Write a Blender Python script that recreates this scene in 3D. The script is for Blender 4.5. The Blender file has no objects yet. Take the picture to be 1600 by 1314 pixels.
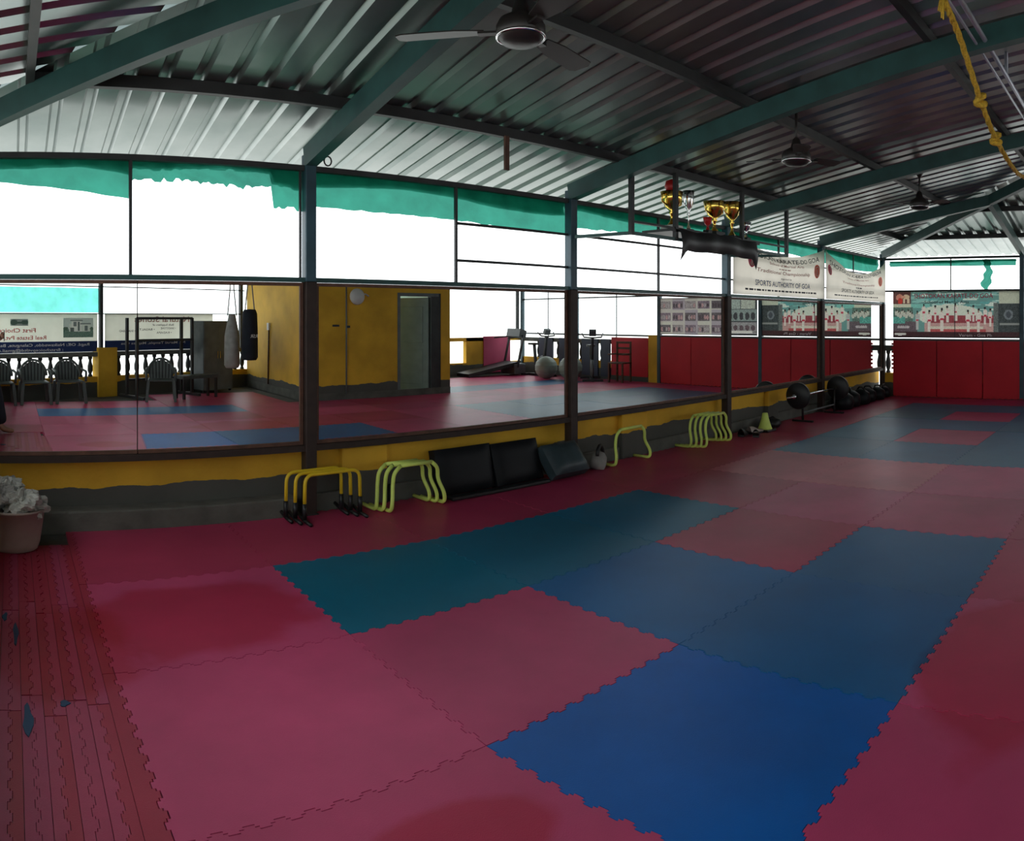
import bpy, bmesh, math, random
from mathutils import Vector, Matrix
random.seed(7)
PI = math.pi
scene = bpy.context.scene
COL = scene.collection

# ------------------------------------------------------------------ camera, sky, exposure
# The photograph is a hand-held phone panorama: a cylindrical projection, 81 degrees wide.
F_PX, XN, Y0, W_PX, H_PX = 1132.0, 17.6, 497.5, 1600.0, 1314.0
CAM_Z = 1.45
cam = bpy.data.cameras.new('camera'); cam.type = 'PANO'
cam.panorama_type = 'CENTRAL_CYLINDRICAL'
cam.central_cylindrical_range_u_min = -(W_PX / 2) / F_PX
cam.central_cylindrical_range_u_max = (W_PX / 2) / F_PX
cam.central_cylindrical_range_v_min = -(H_PX - Y0) / F_PX
cam.central_cylindrical_range_v_max = Y0 / F_PX
cam.central_cylindrical_radius = 1.0
cam.clip_start = 0.05; cam.clip_end = 500
cam_o = bpy.data.objects.new('camera', cam); COL.objects.link(cam_o)
cam_o.location = (0, 0, CAM_Z)
cam_o.rotation_euler = (PI / 2, 0, -((W_PX / 2) - XN) / F_PX)
scene.camera = cam_o

world = bpy.data.worlds.new('overcast_sky'); scene.world = world; world.use_nodes = True
wn = world.node_tree.nodes; wl = world.node_tree.links
bg = wn['Background']; bg.inputs['Color'].default_value = (0.93, 0.98, 1.0, 1); bg.inputs['Strength'].default_value = 3.2
scene.view_settings.view_transform = 'Standard'; scene.view_settings.look = 'None'
scene.view_settings.gamma = 1; scene.view_settings.use_curve_mapping = False
scene.view_settings.exposure = 0.0
scene.cycles.max_bounces = 10; scene.cycles.diffuse_bounces = 5; scene.cycles.glossy_bounces = 6
scene.cycles.transparent_max_bounces = 12
scene.cycles.caustics_reflective = False

# ------------------------------------------------------------------ room measures (metres)
D = 4.933                      # mirror wall plane
BAY = 2.662
XL, XR = -0.51, 12.80          # near end and far end
YF = -5.20                     # far side behind the camera
POSTS = [XL + BAY * i for i in range(6)]
Z_EAVE, Z_MID, Z_MB = 2.565, 1.752, 0.469
ROOF0, TAN = 2.645, 0.186      # rafter centre line over the wall, roof pitch
YD = 5.07                      # face of the low masonry wall under the mirrors
RIDGE_Y = (D + YF) / 2; HALF = (D - YF) / 2

# ------------------------------------------------------------------ helpers
class MB:
    def __init__(s): s.v = []; s.f = []; s.sm = []
    def add(s, vs, fs, smooth=False):
        b = len(s.v); s.v += [tuple(v) for v in vs]
        for f in fs: s.f.append([b + i for i in f]); s.sm.append(smooth)
        return s
    def box(s, x0, x1, y0, y1, z0, z1):
        vs = [(x, y, z) for z in (z0, z1) for y in (y0, y1) for x in (x0, x1)]
        return s.add(vs, [(0, 2, 3, 1), (4, 5, 7, 6), (0, 1, 5, 4), (2, 6, 7, 3), (0, 4, 6, 2), (1, 3, 7, 5)])
    def obox(s, c, ax, ay, az):
        c, ax, ay, az = map(Vector, (c, ax, ay, az))
        vs = [c + ax * i + ay * j + az * k for k in (-1, 1) for j in (-1, 1) for i in (-1, 1)]
        return s.add(vs, [(0, 2, 3, 1), (4, 5, 7, 6), (0, 1, 5, 4), (2, 6, 7, 3), (0, 4, 6, 2), (1, 3, 7, 5)])
    def beam(s, a, b, w, h, up=(0, 0, 1)):
        a, b, up = Vector(a), Vector(b), Vector(up); d = (b - a); L = d.length; d.normalize()
        side = d.cross(up).normalized(); u = side.cross(d).normalized()
        return s.obox((a + b) / 2, d * L / 2, side * w / 2, u * h / 2)
    def tube(s, pts, r, n=10, closed=False, flat=None):
        pts = [Vector(p) for p in pts]; N = len(pts); rs = r if isinstance(r, (list, tuple)) else [r] * N
        ring = []; prev = None
        for i, p in enumerate(pts):
            if closed: t = pts[(i + 1) % N] - pts[i - 1]
            else: t = pts[min(i + 1, N - 1)] - pts[max(i - 1, 0)]
            t.normalize()
            if prev is None:
                a = Vector((0, 0, 1)) if abs(t.z) < .9 else Vector((1, 0, 0))
                u = t.cross(a).normalized()
            else:
                u = (prev - t * prev.dot(t)).normalized()
            prev = u; w = t.cross(u)
            fa, fb = flat or (1, 1)
            ring.append([p + (u * math.cos(2 * PI * k / n) * fa + w * math.sin(2 * PI * k / n) * fb) * rs[i] for k in range(n)])
        vs = [q for rg in ring for q in rg]; fs = []
        for i in range(N if closed else N - 1):
            j = (i + 1) % N
            for k in range(n): fs.append((i * n + k, i * n + (k + 1) % n, j * n + (k + 1) % n, j * n + k))
        if not closed: fs += [tuple(reversed(range(n))), tuple((N - 1) * n + k for k in range(n))]
        return s.add(vs, fs, True)
    def lathe(s, prof, n=20, c=(0, 0, 0), M=None, cap=True):
        vs = []; fs = []
        for (r, z) in prof:
            for k in range(n):
                v = Vector((r * math.cos(2 * PI * k / n), r * math.sin(2 * PI * k / n), z))
                if M: v = M @ v
                vs.append(v + Vector(c))
        for i in range(len(prof) - 1):
            for k in range(n): fs.append((i * n + k, i * n + (k + 1) % n, (i + 1) * n + (k + 1) % n, (i + 1) * n + k))
        if cap: fs += [tuple(reversed(range(n))), tuple((len(prof) - 1) * n + k for k in range(n))]
        return s.add(vs, fs, True)
    def prism(s, poly, z0, z1, mp=lambda x, y, z: (x, y, z)):
        n = len(poly); vs = [mp(x, y, z0) for x, y in poly] + [mp(x, y, z1) for x, y in poly]
        return s.add(vs, [tuple(reversed(range(n))), tuple(range(n, 2 * n))] + [(i, (i + 1) % n, n + (i + 1) % n, n + i) for i in range(n)])
    def grid(s, nx, ny, fn, smooth=True):
        vs = [fn(i / nx, j / ny) for j in range(ny + 1) for i in range(nx + 1)]
        fs = [(j * (nx + 1) + i, j * (nx + 1) + i + 1, (j + 1) * (nx + 1) + i + 1, (j + 1) * (nx + 1) + i) for j in range(ny) for i in range(nx)]
        return s.add(vs, fs, smooth)
    def mesh(s, name):
        me = bpy.data.meshes.new(name); me.from_pydata(s.v, [], s.f)
        me.polygons.foreach_set('use_smooth', s.sm); me.update(); return me
    def build(s, name, mat, parent=None, bevel=0, **kw):
        o = bpy.data.objects.new(name, s.mesh(name)); COL.objects.link(o)
        if mat: o.data.materials.append(mat)
        if parent: o.parent = parent
        if bevel:
            m = o.modifiers.new('bevel', 'BEVEL'); m.width = bevel; m.segments = 2; m.limit_method = 'ANGLE'
        tag(o, **kw); return o
def tag(o, label=None, cat=None, group=None, kind=None):
    if label: o['label'] = label
    if cat: o['category'] = cat
    if group: o['group'] = group
    if kind: o['kind'] = kind
    return o
def empty(name, loc=(0, 0, 0), rz=0, **kw):
    o = bpy.data.objects.new(name, None); COL.objects.link(o); o.empty_display_size = .1
    o.location = loc; o.rotation_euler = (0, 0, rz); return tag(o, **kw)
def copy_tree(o, parent=None, **kw):
    c = o.copy(); COL.objects.link(c)
    if parent: c.parent = parent
    for ch in list(o.children): copy_tree(ch, c)
    return tag(c, **kw)
def link_copy(o, parent, loc=None):
    c = o.copy(); COL.objects.link(c); c.parent = parent
    if loc is not None: c.location = loc
    return c

# ------------------------------------------------------------------ materials
def new_mat(name):
    m = bpy.data.materials.new(name); m.use_nodes = True
    return m, m.node_tree.nodes, m.node_tree.links, m.node_tree.nodes['Principled BSDF']
def mat(name, col, rough=.6, metal=0, var=.15, scale=6, spec=.4, bump=0, bscale=40, col2=None):
    m, n, l, b = new_mat(name)
    tc = n.new('ShaderNodeTexCoord'); no = n.new('ShaderNodeTexNoise'); no.inputs['Scale'].default_value = scale; no.inputs['Detail'].default_value = 5
    l.new(tc.outputs['Object'], no.inputs['Vector'])
    rp = n.new('ShaderNodeValToRGB'); rp.color_ramp.elements[0].position = .3; rp.color_ramp.elements[1].position = .72
    c2 = col2 or tuple(min(1, c * (1 + var)) for c in col)
    rp.color_ramp.elements[0].color = tuple(c * (1 - var) for c in col) + (1,); rp.color_ramp.elements[1].color = tuple(c2) + (1,)
    l.new(no.outputs['Fac'], rp.inputs['Fac']); l.new(rp.outputs['Color'], b.inputs['Base Color'])
    b.inputs['Roughness'].default_value = rough; b.inputs['Metallic'].default_value = metal; b.inputs['Specular IOR Level'].default_value = spec
    if bump:
        n2 = n.new('ShaderNodeTexNoise'); n2.inputs['Scale'].default_value = bscale; n2.inputs['Detail'].default_value = 4
        l.new(tc.outputs['Object'], n2.inputs['Vector']); bp = n.new('ShaderNodeBump'); bp.inputs['Strength'].default_value = bump; bp.inputs['Distance'].default_value = .01
        l.new(n2.outputs['Fac'], bp.inputs['Height']); l.new(bp.outputs['Normal'], b.inputs['Normal'])
    return m
M = {}
def foam_mat():
    m, n, l, b = new_mat('foam_mat')
    oi = n.new('ShaderNodeObjectInfo'); tc = n.new('ShaderNodeTexCoord'); geo = n.new('ShaderNodeNewGeometry')
    no = n.new('ShaderNodeTexNoise'); no.inputs['Scale'].default_value = 1.3; no.inputs['Detail'].default_value = 6; no.inputs['Roughness'].default_value = .6
    l.new(geo.outputs['Position'], no.inputs['Vector'])
    mr = n.new('ShaderNodeMapRange'); mr.inputs['From Min'].default_value = .3; mr.inputs['From Max'].default_value = .7
    mr.inputs['To Min'].default_value = .82; mr.inputs['To Max'].default_value = 1.12
    l.new(no.outputs['Fac'], mr.inputs['Value'])
    mx = n.new('ShaderNodeMix'); mx.data_type = 'RGBA'; mx.blend_type = 'MULTIPLY'; mx.inputs['Factor'].default_value = 1
    l.new(oi.outputs['Color'], mx.inputs['A']); l.new(mr.outputs['Result'], mx.inputs['B'])
    # worn pale film: dust, strongest on traffic patches
    n2 = n.new('ShaderNodeTexNoise'); n2.inputs['Scale'].default_value = .55; n2.inputs['Detail'].default_value = 3
    l.new(geo.outputs['Position'], n2.inputs['Vector'])
    m2 = n.new('ShaderNodeMapRange'); m2.inputs['From Min'].default_value = .45; m2.inputs['From Max'].default_value = .75; m2.inputs['To Max'].default_value = .035
    l.new(n2.outputs['Fac'], m2.inputs['Value'])
    mx2 = n.new('ShaderNodeMix'); mx2.data_type = 'RGBA'; mx2.inputs['B'].default_value = (.5, .42, .45, 1)
    l.new(m2.outputs['Result'], mx2.inputs['Factor']); l.new(mx.outputs['Result'], mx2.inputs['A'])
    # red stains where the pale surface film has worn off the pink mats
    prev = mx2.outputs['Result']; wob = n.new('ShaderNodeTexNoise'); wob.inputs['Scale'].default_value = 2.2; wob.inputs['Detail'].default_value = 5; l.new(geo.outputs['Position'], wob.inputs['Vector'])
    for (sx, sy, rx, ry) in ((.92, 3.42, .62, .42), (3.05, .55, .75, .42), (1.1, 1.60, .36, .18), (.2, 3.2, .35, .5)):
        mp = n.new('ShaderNodeMapping'); mp.vector_type = 'POINT'; mp.inputs['Location'].default_value = (-sx / rx, -sy / ry, 0); mp.inputs['Scale'].default_value = (1 / rx, 1 / ry, 0); l.new(geo.outputs['Position'], mp.inputs['Vector'])
        ln = n.new('ShaderNodeVectorMath'); ln.operation = 'LENGTH'; l.new(mp.outputs['Vector'], ln.inputs[0])
        ad = n.new('ShaderNodeMath'); ad.operation = 'ADD'; l.new(ln.outputs['Value'], ad.inputs[0]); l.new(wob.outputs['Fac'], ad.inputs[1])
        st = n.new('ShaderNodeMapRange'); st.inputs['From Min'].default_value = 1.55; st.inputs['From Max'].default_value = 1.35; st.inputs['To Max'].default_value = .75; l.new(ad.outputs[0], st.inputs['Value'])
        dk = n.new('ShaderNodeMix'); dk.data_type = 'RGBA'; dk.blend_type = 'MULTIPLY'; dk.inputs['B'].default_value = (.82, .30, .36, 1); l.new(st.outputs['Result'], dk.inputs['Factor']); l.new(prev, dk.inputs['A']); prev = dk.outputs['Result']
    l.new(prev, b.inputs['Base Color'])
    b.inputs['Roughness'].default_value = .4; b.inputs['Specular IOR Level'].default_value = .15
    n3 = n.new('ShaderNodeTexNoise'); n3.inputs['Scale'].default_value = 220; l.new(geo.outputs['Position'], n3.inputs['Vector'])
    bp = n.new('ShaderNodeBump'); bp.inputs['Strength'].default_value = .12; bp.inputs['Distance'].default_value = .004
    l.new(n3.outputs['Fac'], bp.inputs['Height']); l.new(bp.outputs['Normal'], b.inputs['Normal'])
    return m
M['foam'] = foam_mat()
def galv_mat():
    m, n, l, b = new_mat('galvanised_sheet')
    tc = n.new('ShaderNodeTexCoord'); no = n.new('ShaderNodeTexNoise'); no.inputs['Scale'].default_value = 2.2; no.inputs['Detail'].default_value = 7
    l.new(tc.outputs['Object'], no.inputs['Vector'])
    rp = n.new('ShaderNodeValToRGB'); rp.color_ramp.elements[0].position = .3; rp.color_ramp.elements[1].position = .7
    rp.color_ramp.elements[0].color = (.25, .30, .295, 1); rp.color_ramp.elements[1].color = (.38, .42, .415, 1)
    l.new(no.outputs['Fac'], rp.inputs['Fac']); l.new(rp.outputs['Color'], b.inputs['Base Color'])
    b.inputs['Metallic'].default_value = .88; b.inputs['Roughness'].default_value = .29
    return m
M['galv'] = galv_mat()
def paint_wall(name, col, low=None, zb=.25):
    m, n, l, b = new_mat(name)
    geo = n.new('ShaderNodeNewGeometry'); no = n.new('ShaderNodeTexNoise'); no.inputs['Scale'].default_value = 1.6; no.inputs['Detail'].default_value = 8
    l.new(geo.outputs['Position'], no.inputs['Vector'])
    rp = n.new('ShaderNodeValToRGB'); e = rp.color_ramp.elements
    e[0].position = .32; e[0].color = tuple(c * .72 for c in col) + (1,); e[1].position = .62; e[1].color = tuple(col) + (1,)
    l.new(no.outputs['Fac'], rp.inputs['Fac']); out = rp.outputs['Color']
    if low:
        sp = n.new('ShaderNodeSeparateXYZ'); l.new(geo.outputs['Position'], sp.inputs[0])
        n2 = n.new('ShaderNodeTexNoise'); n2.inputs['Scale'].default_value = 2.6; n2.inputs['Detail'].default_value = 7; l.new(geo.outputs['Position'], n2.inputs['Vector'])
        a = n.new('ShaderNodeMath'); a.operation = 'MULTIPLY_ADD'; a.inputs[1].default_value = .14; a.inputs[2].default_value = zb - .07; l.new(n2.outputs['Fac'], a.inputs[0])
        c = n.new('ShaderNodeMath'); c.operation = 'LESS_THAN'; l.new(sp.outputs['Z'], c.inputs[0]); l.new(a.outputs[0], c.inputs[1])
        mx = n.new('ShaderNodeMix'); mx.data_type = 'RGBA'; l.new(c.outputs[0], mx.inputs['Factor']); l.new(out, mx.inputs['A'])
        r2 = n.new('ShaderNodeValToRGB'); r2.color_ramp.elements[0].color = tuple(v * .6 for v in low) + (1,); r2.color_ramp.elements[1].color = tuple(low) + (1,)
        l.new(n2.outputs['Fac'], r2.inputs['Fac']); l.new(r2.outputs['Color'], mx.inputs['B']); out = mx.outputs['Result']
    l.new(out, b.inputs['Base Color']); b.inputs['Roughness'].default_value = .7; b.inputs['Specular IOR Level'].default_value = .25
    n3 = n.new('ShaderNodeTexNoise'); n3.inputs['Scale'].default_value = 30; n3.inputs['Detail'].default_value = 6; l.new(geo.outputs['Position'], n3.inputs['Vector'])
    bp = n.new('ShaderNodeBump'); bp.inputs['Strength'].default_value = .3; bp.inputs['Distance'].default_value = .01
    l.new(n3.outputs['Fac'], bp.inputs['Height']); l.new(bp.outputs['Normal'], b.inputs['Normal'])
    return m
YEL = (.80, .46, .04)
M['yellow_low'] = paint_wall('ochre_paint_over_concrete', YEL, (.11, .11, .097), .26)
M['yellow'] = paint_wall('ochre_paint', YEL)
M['concrete'] = mat('bare_concrete', (.115, .115, .1), .9, var=.3, scale=4, bump=.5, bscale=25)
M['teal'] = mat('teal_painted_steel', (.022, .075, .072), .45, var=.25, scale=5)
M['bluepost'] = mat('blue_grey_painted_steel', (.03, .075, .10), .45, var=.3, scale=4)
M['dark'] = mat('dark_painted_steel', (.028, .03, .032), .5, var=.3)
M['wooddark'] = mat('dark_wood_and_shade', (.03, .018, .014), .6, var=.3, scale=12)
M['wood'] = mat('dark_brown_wood', (.10, .045, .028), .55, var=.35, scale=14)
M['black'] = mat('black_plastic', (.012, .012, .013), .45, var=.2)
M['vinyl'] = mat('black_vinyl', (.008, .009, .011), .5, var=.25, scale=3, spec=.18, bump=.15, bscale=18)
M['vinyl_teal'] = mat('worn_blue_black_vinyl', (.03, .05, .058), .45, var=.4, scale=5, bump=.15, bscale=18)
M['lime'] = mat('lime_plastic', (.66, .8, .17), .45, var=.12)
M['hyellow'] = mat('yellow_plastic', (.75, .52, .02), .45, var=.12)
M['white'] = mat('white_plastic', (.6, .6, .57), .55, var=.1)
M['bagplastic'] = mat('thin_pale_plastic', (.4, .4, .36), .4, var=.15)
M['cream'] = mat('cream_plastic', (.36, .29, .25), .5, var=.12)
M['gold'] = mat('gold_metal', (.85, .58, .12), .2, 1.0, var=.2)
M['silver'] = mat('chrome', (.75, .76, .78), .2, 1.0, var=.1)
M['red'] = mat('red_plastic', (.55, .02, .02), .35, var=.1)
M['redmat'] = mat('red_wall_foam', (.58, .012, .026), .6, var=.14, scale=1.5)
M['pinkmat'] = mat('pink_wall_foam', (.5, .05, .14), .5, var=.14, scale=1.5)
M['navy'] = mat('navy_wall_panel', (.03, .04, .075), .5, var=.2, scale=2)
M['grey'] = mat('grey_enamel_steel', (.13, .15, .155), .5, var=.25, scale=4)
M['greyplastic'] = mat('grey_green_plastic', (.07, .08, .075), .5, var=.15)
M['rope'] = mat('yellow_rope', (.62, .4, .04), .8, var=.3, scale=60, bump=.6, bscale=120)
M['canvas'] = mat('pale_canvas', (.3, .29, .27), .9, var=.2, scale=8)
M['skin'] = mat('skin', (.3, .15, .1), .6, var=.08)
M['cloth_dark'] = mat('dark_cloth', (.012, .014, .022), .9, var=.2)
M['cloth_white'] = mat('white_cloth', (.6, .6, .6), .9, var=.05)
M['hair'] = mat('black_hair', (.01, .009, .008), .6, var=.2)
M['doorpaint'] = mat('grey_green_door_paint', (.2, .24, .22), .5, var=.1)
M['inner'] = mat('pale_green_inner_wall', (.7, .85, .78), .8, var=.05)
M['outside'] = mat('pale_ground_outside', (.76, .72, .68), .95, var=.15, scale=.4)  # pale tone stands in for sunlight on the open ground
M['shade_toned_ground'] = mat('painted_shade_green', (.05, .085, .06), .95, var=.4, scale=2)  # dark green stands in for shade on the ground near the building
M['fanbrown'] = mat('dark_brown_fan_enamel', (.02, .017, .016), .4, var=.2)
M['pipe'] = mat('bluish_galvanised_pipe', (.42, .46, .55), .35, .6, var=.15)
M['ball'] = mat('grey_green_rubber', (.28, .33, .29), .5, var=.12)
M['txt_black'] = mat('black_print', (.03, .03, .035), .7, var=.1)
M['txt_red'] = mat('red_print', (.5, .03, .03), .7, var=.1)
M['txt_dred'] = mat('dull_red_print', (.36, .14, .12), .7, var=.1)
M['txt_navy'] = mat('navy_print', (.015, .035, .13), .7, var=.1)
M['txt_white'] = mat('white_print', (.75, .75, .75), .7, var=.05)
M['txt_orange'] = mat('orange_red_print', (.8, .12, .05), .7, var=.1)
M['txt_pink'] = mat('crimson_print', (.62, .03, .1), .7, var=.1)
def mirror_mat():
    m, n, l, b = new_mat('silvered_mirror'); b.inputs['Base Color'].default_value = (.9, .94, .92, 1)
    b.inputs['Metallic'].default_value = 1; b.inputs['Roughness'].default_value = .0
    return m
M['mirror'] = mirror_mat()
def net_mat(name, col, op):
    m, n, l, b = new_mat(name); out = n['Material Output']
    tc = n.new('ShaderNodeTexCoord'); no = n.new('ShaderNodeTexNoise'); no.inputs['Scale'].default_value = 5; no.inputs['Detail'].default_value = 5
    l.new(tc.outputs['Object'], no.inputs['Vector'])
    rp = n.new('ShaderNodeValToRGB'); rp.color_ramp.elements[0].position = .3; rp.color_ramp.elements[0].color = tuple(c * .6 for c in col) + (1,); rp.color_ramp.elements[1].position = .7; rp.color_ramp.elements[1].color = tuple(col) + (1,)
    l.new(no.outputs['Fac'], rp.inputs['Fac'])
    tl = n.new('ShaderNodeBsdfTranslucent'); df = n.new('ShaderNodeBsdfDiffuse'); l.new(rp.outputs['Color'], tl.inputs['Color']); l.new(rp.outputs['Color'], df.inputs['Color'])
    a = n.new('ShaderNodeMixShader'); a.inputs[0].default_value = .25; l.new(tl.outputs[0], a.inputs[1]); l.new(df.outputs[0], a.inputs[2])
    tr = n.new('ShaderNodeBsdfTransparent'); tr.inputs['Color'].default_value = tuple(.05 + .95 * c for c in col) + (1,)
    c = n.new('ShaderNodeMixShader'); c.inputs[0].default_value = op; l.new(tr.outputs[0], c.inputs[1]); l.new(a.outputs[0], c.inputs[2])
    l.new(c.outputs[0], out.inputs['Surface']); return m
M['net'] = net_mat('green_shade_net', (.03, .28, .20), .82)
M['teal_sheet'] = net_mat('turquoise_tarpaulin', (.22, .9, .8), .8)
def cloth_mat(name, col, tlf=.5):
    m, n, l, b = new_mat(name); out = n['Material Output']
    tc = n.new('ShaderNodeTexCoord'); no = n.new('ShaderNodeTexNoise'); no.inputs['Scale'].default_value = 3; no.inputs['Detail'].default_value = 5
    l.new(tc.outputs['Object'], no.inputs['Vector'])
    rp = n.new('ShaderNodeValToRGB'); rp.color_ramp.elements[0].position = .3; rp.color_ramp.elements[0].color = tuple(c * .88 for c in col) + (1,); rp.color_ramp.elements[1].position = .7; rp.color_ramp.elements[1].color = tuple(col) + (1,)
    l.new(no.outputs['Fac'], rp.inputs['Fac'])
    tl = n.new('ShaderNodeBsdfTranslucent'); df = n.new('ShaderNodeBsdfDiffuse'); l.new(rp.outputs['Color'], tl.inputs['Color']); l.new(rp.outputs['Color'], df.inputs['Color'])
    a = n.new('ShaderNodeMixShader'); a.inputs[0].default_value = 1 - tlf; l.new(tl.outputs[0], a.inputs[1]); l.new(df.outputs[0], a.inputs[2])
    l.new(a.outputs[0], out.inputs['Surface']); return m
M['bannercloth'] = cloth_mat('cream_banner_cloth', (.74, .69, .6))
M['vinylbanner'] = cloth_mat('off_white_vinyl_banner', (.7, .68, .58))
def print_mat():
    m, n, l, b = new_mat('printed_vinyl'); at = n.new('ShaderNodeAttribute'); at.attribute_name = 'print'
    no = n.new('ShaderNodeTexNoise'); no.inputs['Scale'].default_value = 90; tc = n.new('ShaderNodeTexCoord'); l.new(tc.outputs['Object'], no.inputs['Vector'])
    mr = n.new('ShaderNodeMapRange'); mr.inputs['To Min'].default_value = .8; mr.inputs['To Max'].default_value = 1.2; l.new(no.outputs['Fac'], mr.inputs['Value'])
    mx = n.new('ShaderNodeMix'); mx.data_type = 'RGBA'; mx.blend_type = 'MULTIPLY'; mx.inputs['Factor'].default_value = 1
    l.new(at.outputs['Color'], mx.inputs['A']); l.new(mr.outputs['Result'], mx.inputs['B']); l.new(mx.outputs['Result'], b.inputs['Base Color'])
    b.inputs['Roughness'].default_value = .5
    tl = n.new('ShaderNodeBsdfTranslucent'); l.new(mx.outputs['Result'], tl.inputs['Color']); ms = n.new('ShaderNodeMixShader'); ms.inputs[0].default_value = .16
    l.new(b.outputs[0], ms.inputs[1]); l.new(tl.outputs[0], ms.inputs[2]); l.new(ms.outputs[0], n['Material Output'].inputs['Surface']); return m
M['print'] = print_mat()

# ------------------------------------------------------------------ lettering and printed pictures
_tc = {}
def text_geo(s, width=None, height=1.0):
    k = s
    if k not in _tc:
        c = bpy.data.curves.new('lettering', 'FONT'); c.body = s; c.size = 1.0; c.resolution_u = 2; c.offset = .012
        o = bpy.data.objects.new('lettering', c)
        me = bpy.data.meshes.new_from_object(o)
        _tc[k] = ([tuple(v.co) for v in me.vertices], [tuple(p.vertices) for p in me.polygons])
        bpy.data.objects.remove(o); bpy.data.curves.remove(c); bpy.data.meshes.remove(me)
    vs, fs = _tc[k]
    x0 = min(v[0] for v in vs); x1 = max(v[0] for v in vs)
    sy = height / .7; sx = (width / (x1 - x0)) if width else sy
    return [((v[0] - x0) * sx, v[1] * sy) for v in vs], fs, (x1 - x0) * sx
def lettering(s, name, mt, parent, mp, x, y, height, width=None, centre=False):
    vs, fs, w = text_geo(s, width, height)
    if centre: x = x - w / 2
    b = MB(); b.add([mp(x + vx, y + vy) for vx, vy in vs], fs)
    return b.build(name, mt, parent, kind='stuff')
class Paint:
    def __init__(s, w, h, col): s.w, s.h = w, h; s.p = [[col] * w for _ in range(h)]
    def rect(s, x0, y0, x1, y1, c, j=0):
        for y in range(max(0, int(y0 * s.h)), min(s.h, int(math.ceil(y1 * s.h)))):
            for x in range(max(0, int(x0 * s.w)), min(s.w, int(math.ceil(x1 * s.w)))):
                k = 1.4 * (1 + random.uniform(-j, j)); s.p[y][x] = tuple(min(1, v * k) for v in c)
    def ell(s, cx, cy, rx, ry, c, j=0):
        for y in range(max(0, int((cy - ry) * s.h)), min(s.h, int((cy + ry) * s.h) + 1)):
            for x in range(max(0, int((cx - rx) * s.w)), min(s.w, int((cx + rx) * s.w) + 1)):
                if (((x + .5) / s.w - cx) / rx) ** 2 + (((y + .5) / s.h - cy) / ry) ** 2 <= 1:
                    k = 1.4 * (1 + random.uniform(-j, j)); s.p[y][x] = tuple(min(1, v * k) for v in c)
    def figure(s, cx, base, ht, asp, gi=(.72, .66, .6), belt=(.5, .05, .08), skin=(.35, .2, .14), pose=0):
        w = ht * asp
        s.rect(cx - .10 * w, base - .48 * ht, cx - .015 * w, base, gi, .12); s.rect(cx + .015 * w, base - .48 * ht, cx + .10 * w + pose * .12 * w, base, gi, .12)
        s.rect(cx - .14 * w, base - .82 * ht, cx + .14 * w, base - .44 * ht, gi, .12)
        s.rect(cx - .22 * w, base - .80 * ht, cx - .13 * w, base - .5 * ht, gi, .15); s.rect(cx + .13 * w, base - .80 * ht, cx + (.22 + .15 * pose) * w, base - (.5 + .15 * pose) * ht, gi, .15)
        s.rect(cx - .14 * w, base - .53 * ht, cx + .14 * w, base - .47 * ht, belt)
        s.ell(cx, base - .9 * ht, .075 * w, .09 * ht, skin); s.rect(cx - .07 * w, base - 1.0 * ht, cx + .07 * w, base - .92 * ht, (.02, .02, .02))
    def build(s, name, mp, parent):       # mp(u, v) with u right, v up, both 0..1
        b = MB(); b.grid(s.w, s.h, lambda u, v: mp(u, v), smooth=False); o = b.build(name, M['print'], parent)
        a = o.data.color_attributes.new('print', 'FLOAT_COLOR', 'CORNER'); buf = []
        for y in range(s.h):
            for x in range(s.w):
                c = s.p[s.h - 1 - y][x]; buf += [c[0], c[1], c[2], 1.0] * 4
        a.data.foreach_set('color', buf); return o

# ================================================================== SETTING
# ------------------------------------------------------------------ ground outside and floor
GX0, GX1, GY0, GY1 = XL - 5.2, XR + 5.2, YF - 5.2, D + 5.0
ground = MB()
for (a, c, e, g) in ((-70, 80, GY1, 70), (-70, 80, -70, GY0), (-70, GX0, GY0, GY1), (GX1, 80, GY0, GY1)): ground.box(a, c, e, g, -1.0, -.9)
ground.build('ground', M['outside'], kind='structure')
MB().box(GX0, GX1, GY0, GY1, -1.0, -.905).build('shade_toned_ground', M['shade_toned_ground'], kind='structure')  # dark ring added for what the roof sheets reflect
floor = MB().box(XL - .15, XR + .2, YF - .2, 5.3, -.9, -.025).build('floor', M['concrete'], kind='structure')
xs = [.41, 1.5, 2.57, 3.65, 4.68, 5.72, 6.93, 8.05, 9.08, 9.95, 10.9, 11.78, 12.68]
ys = [4.97, 3.98, 2.97, 1.95, .93, -.02, -.85, -1.75, -2.70, -3.65, -4.60]
OVR = {(1, 4): (1.62, .935), (0, 3): (.45, 1.95), (0, 2): (.42, 2.93), (0, 1): (.41, 3.93)}
def latp(i, j): return OVR.get((i, j), (xs[i], ys[j]))
_edge = {}
def edge(a, c, teeth):
    """jigsaw edge from lattice corner a to corner c (shared by both neighbours)"""
    key = (a, c) if a <= c else (c, a)
    if key not in _edge:
        p, q = Vector(latp(*key[0])), Vector(latp(*key[1])); L = (q - p).length; d = (q - p) / L; nrm = Vector((-d.y, d.x))
        pts = [p]
        if teeth:
            n = max(5, round(L / .047)); st = L / n; amp = .011
            for k in range(1, n - 1):
                s0 = (k + .5) * st; sg = amp if k % 2 == 0 else -amp
                for (t, o) in ((-.33, 0), (-.40, .85), (-.33, 1), (.33, 1), (.40, .85), (.33, 0)):
                    pts.append(p + d * (s0 + t * st) + nrm * (o * sg))
        pts.append(q); _edge[key] = pts
    r = _edge[key]
    return r if key[0] == a else list(reversed(r))
PINKS = [(.56, .066, .175), (.53, .06, .16), (.59, .072, .19), (.47, .045, .115)]
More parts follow.
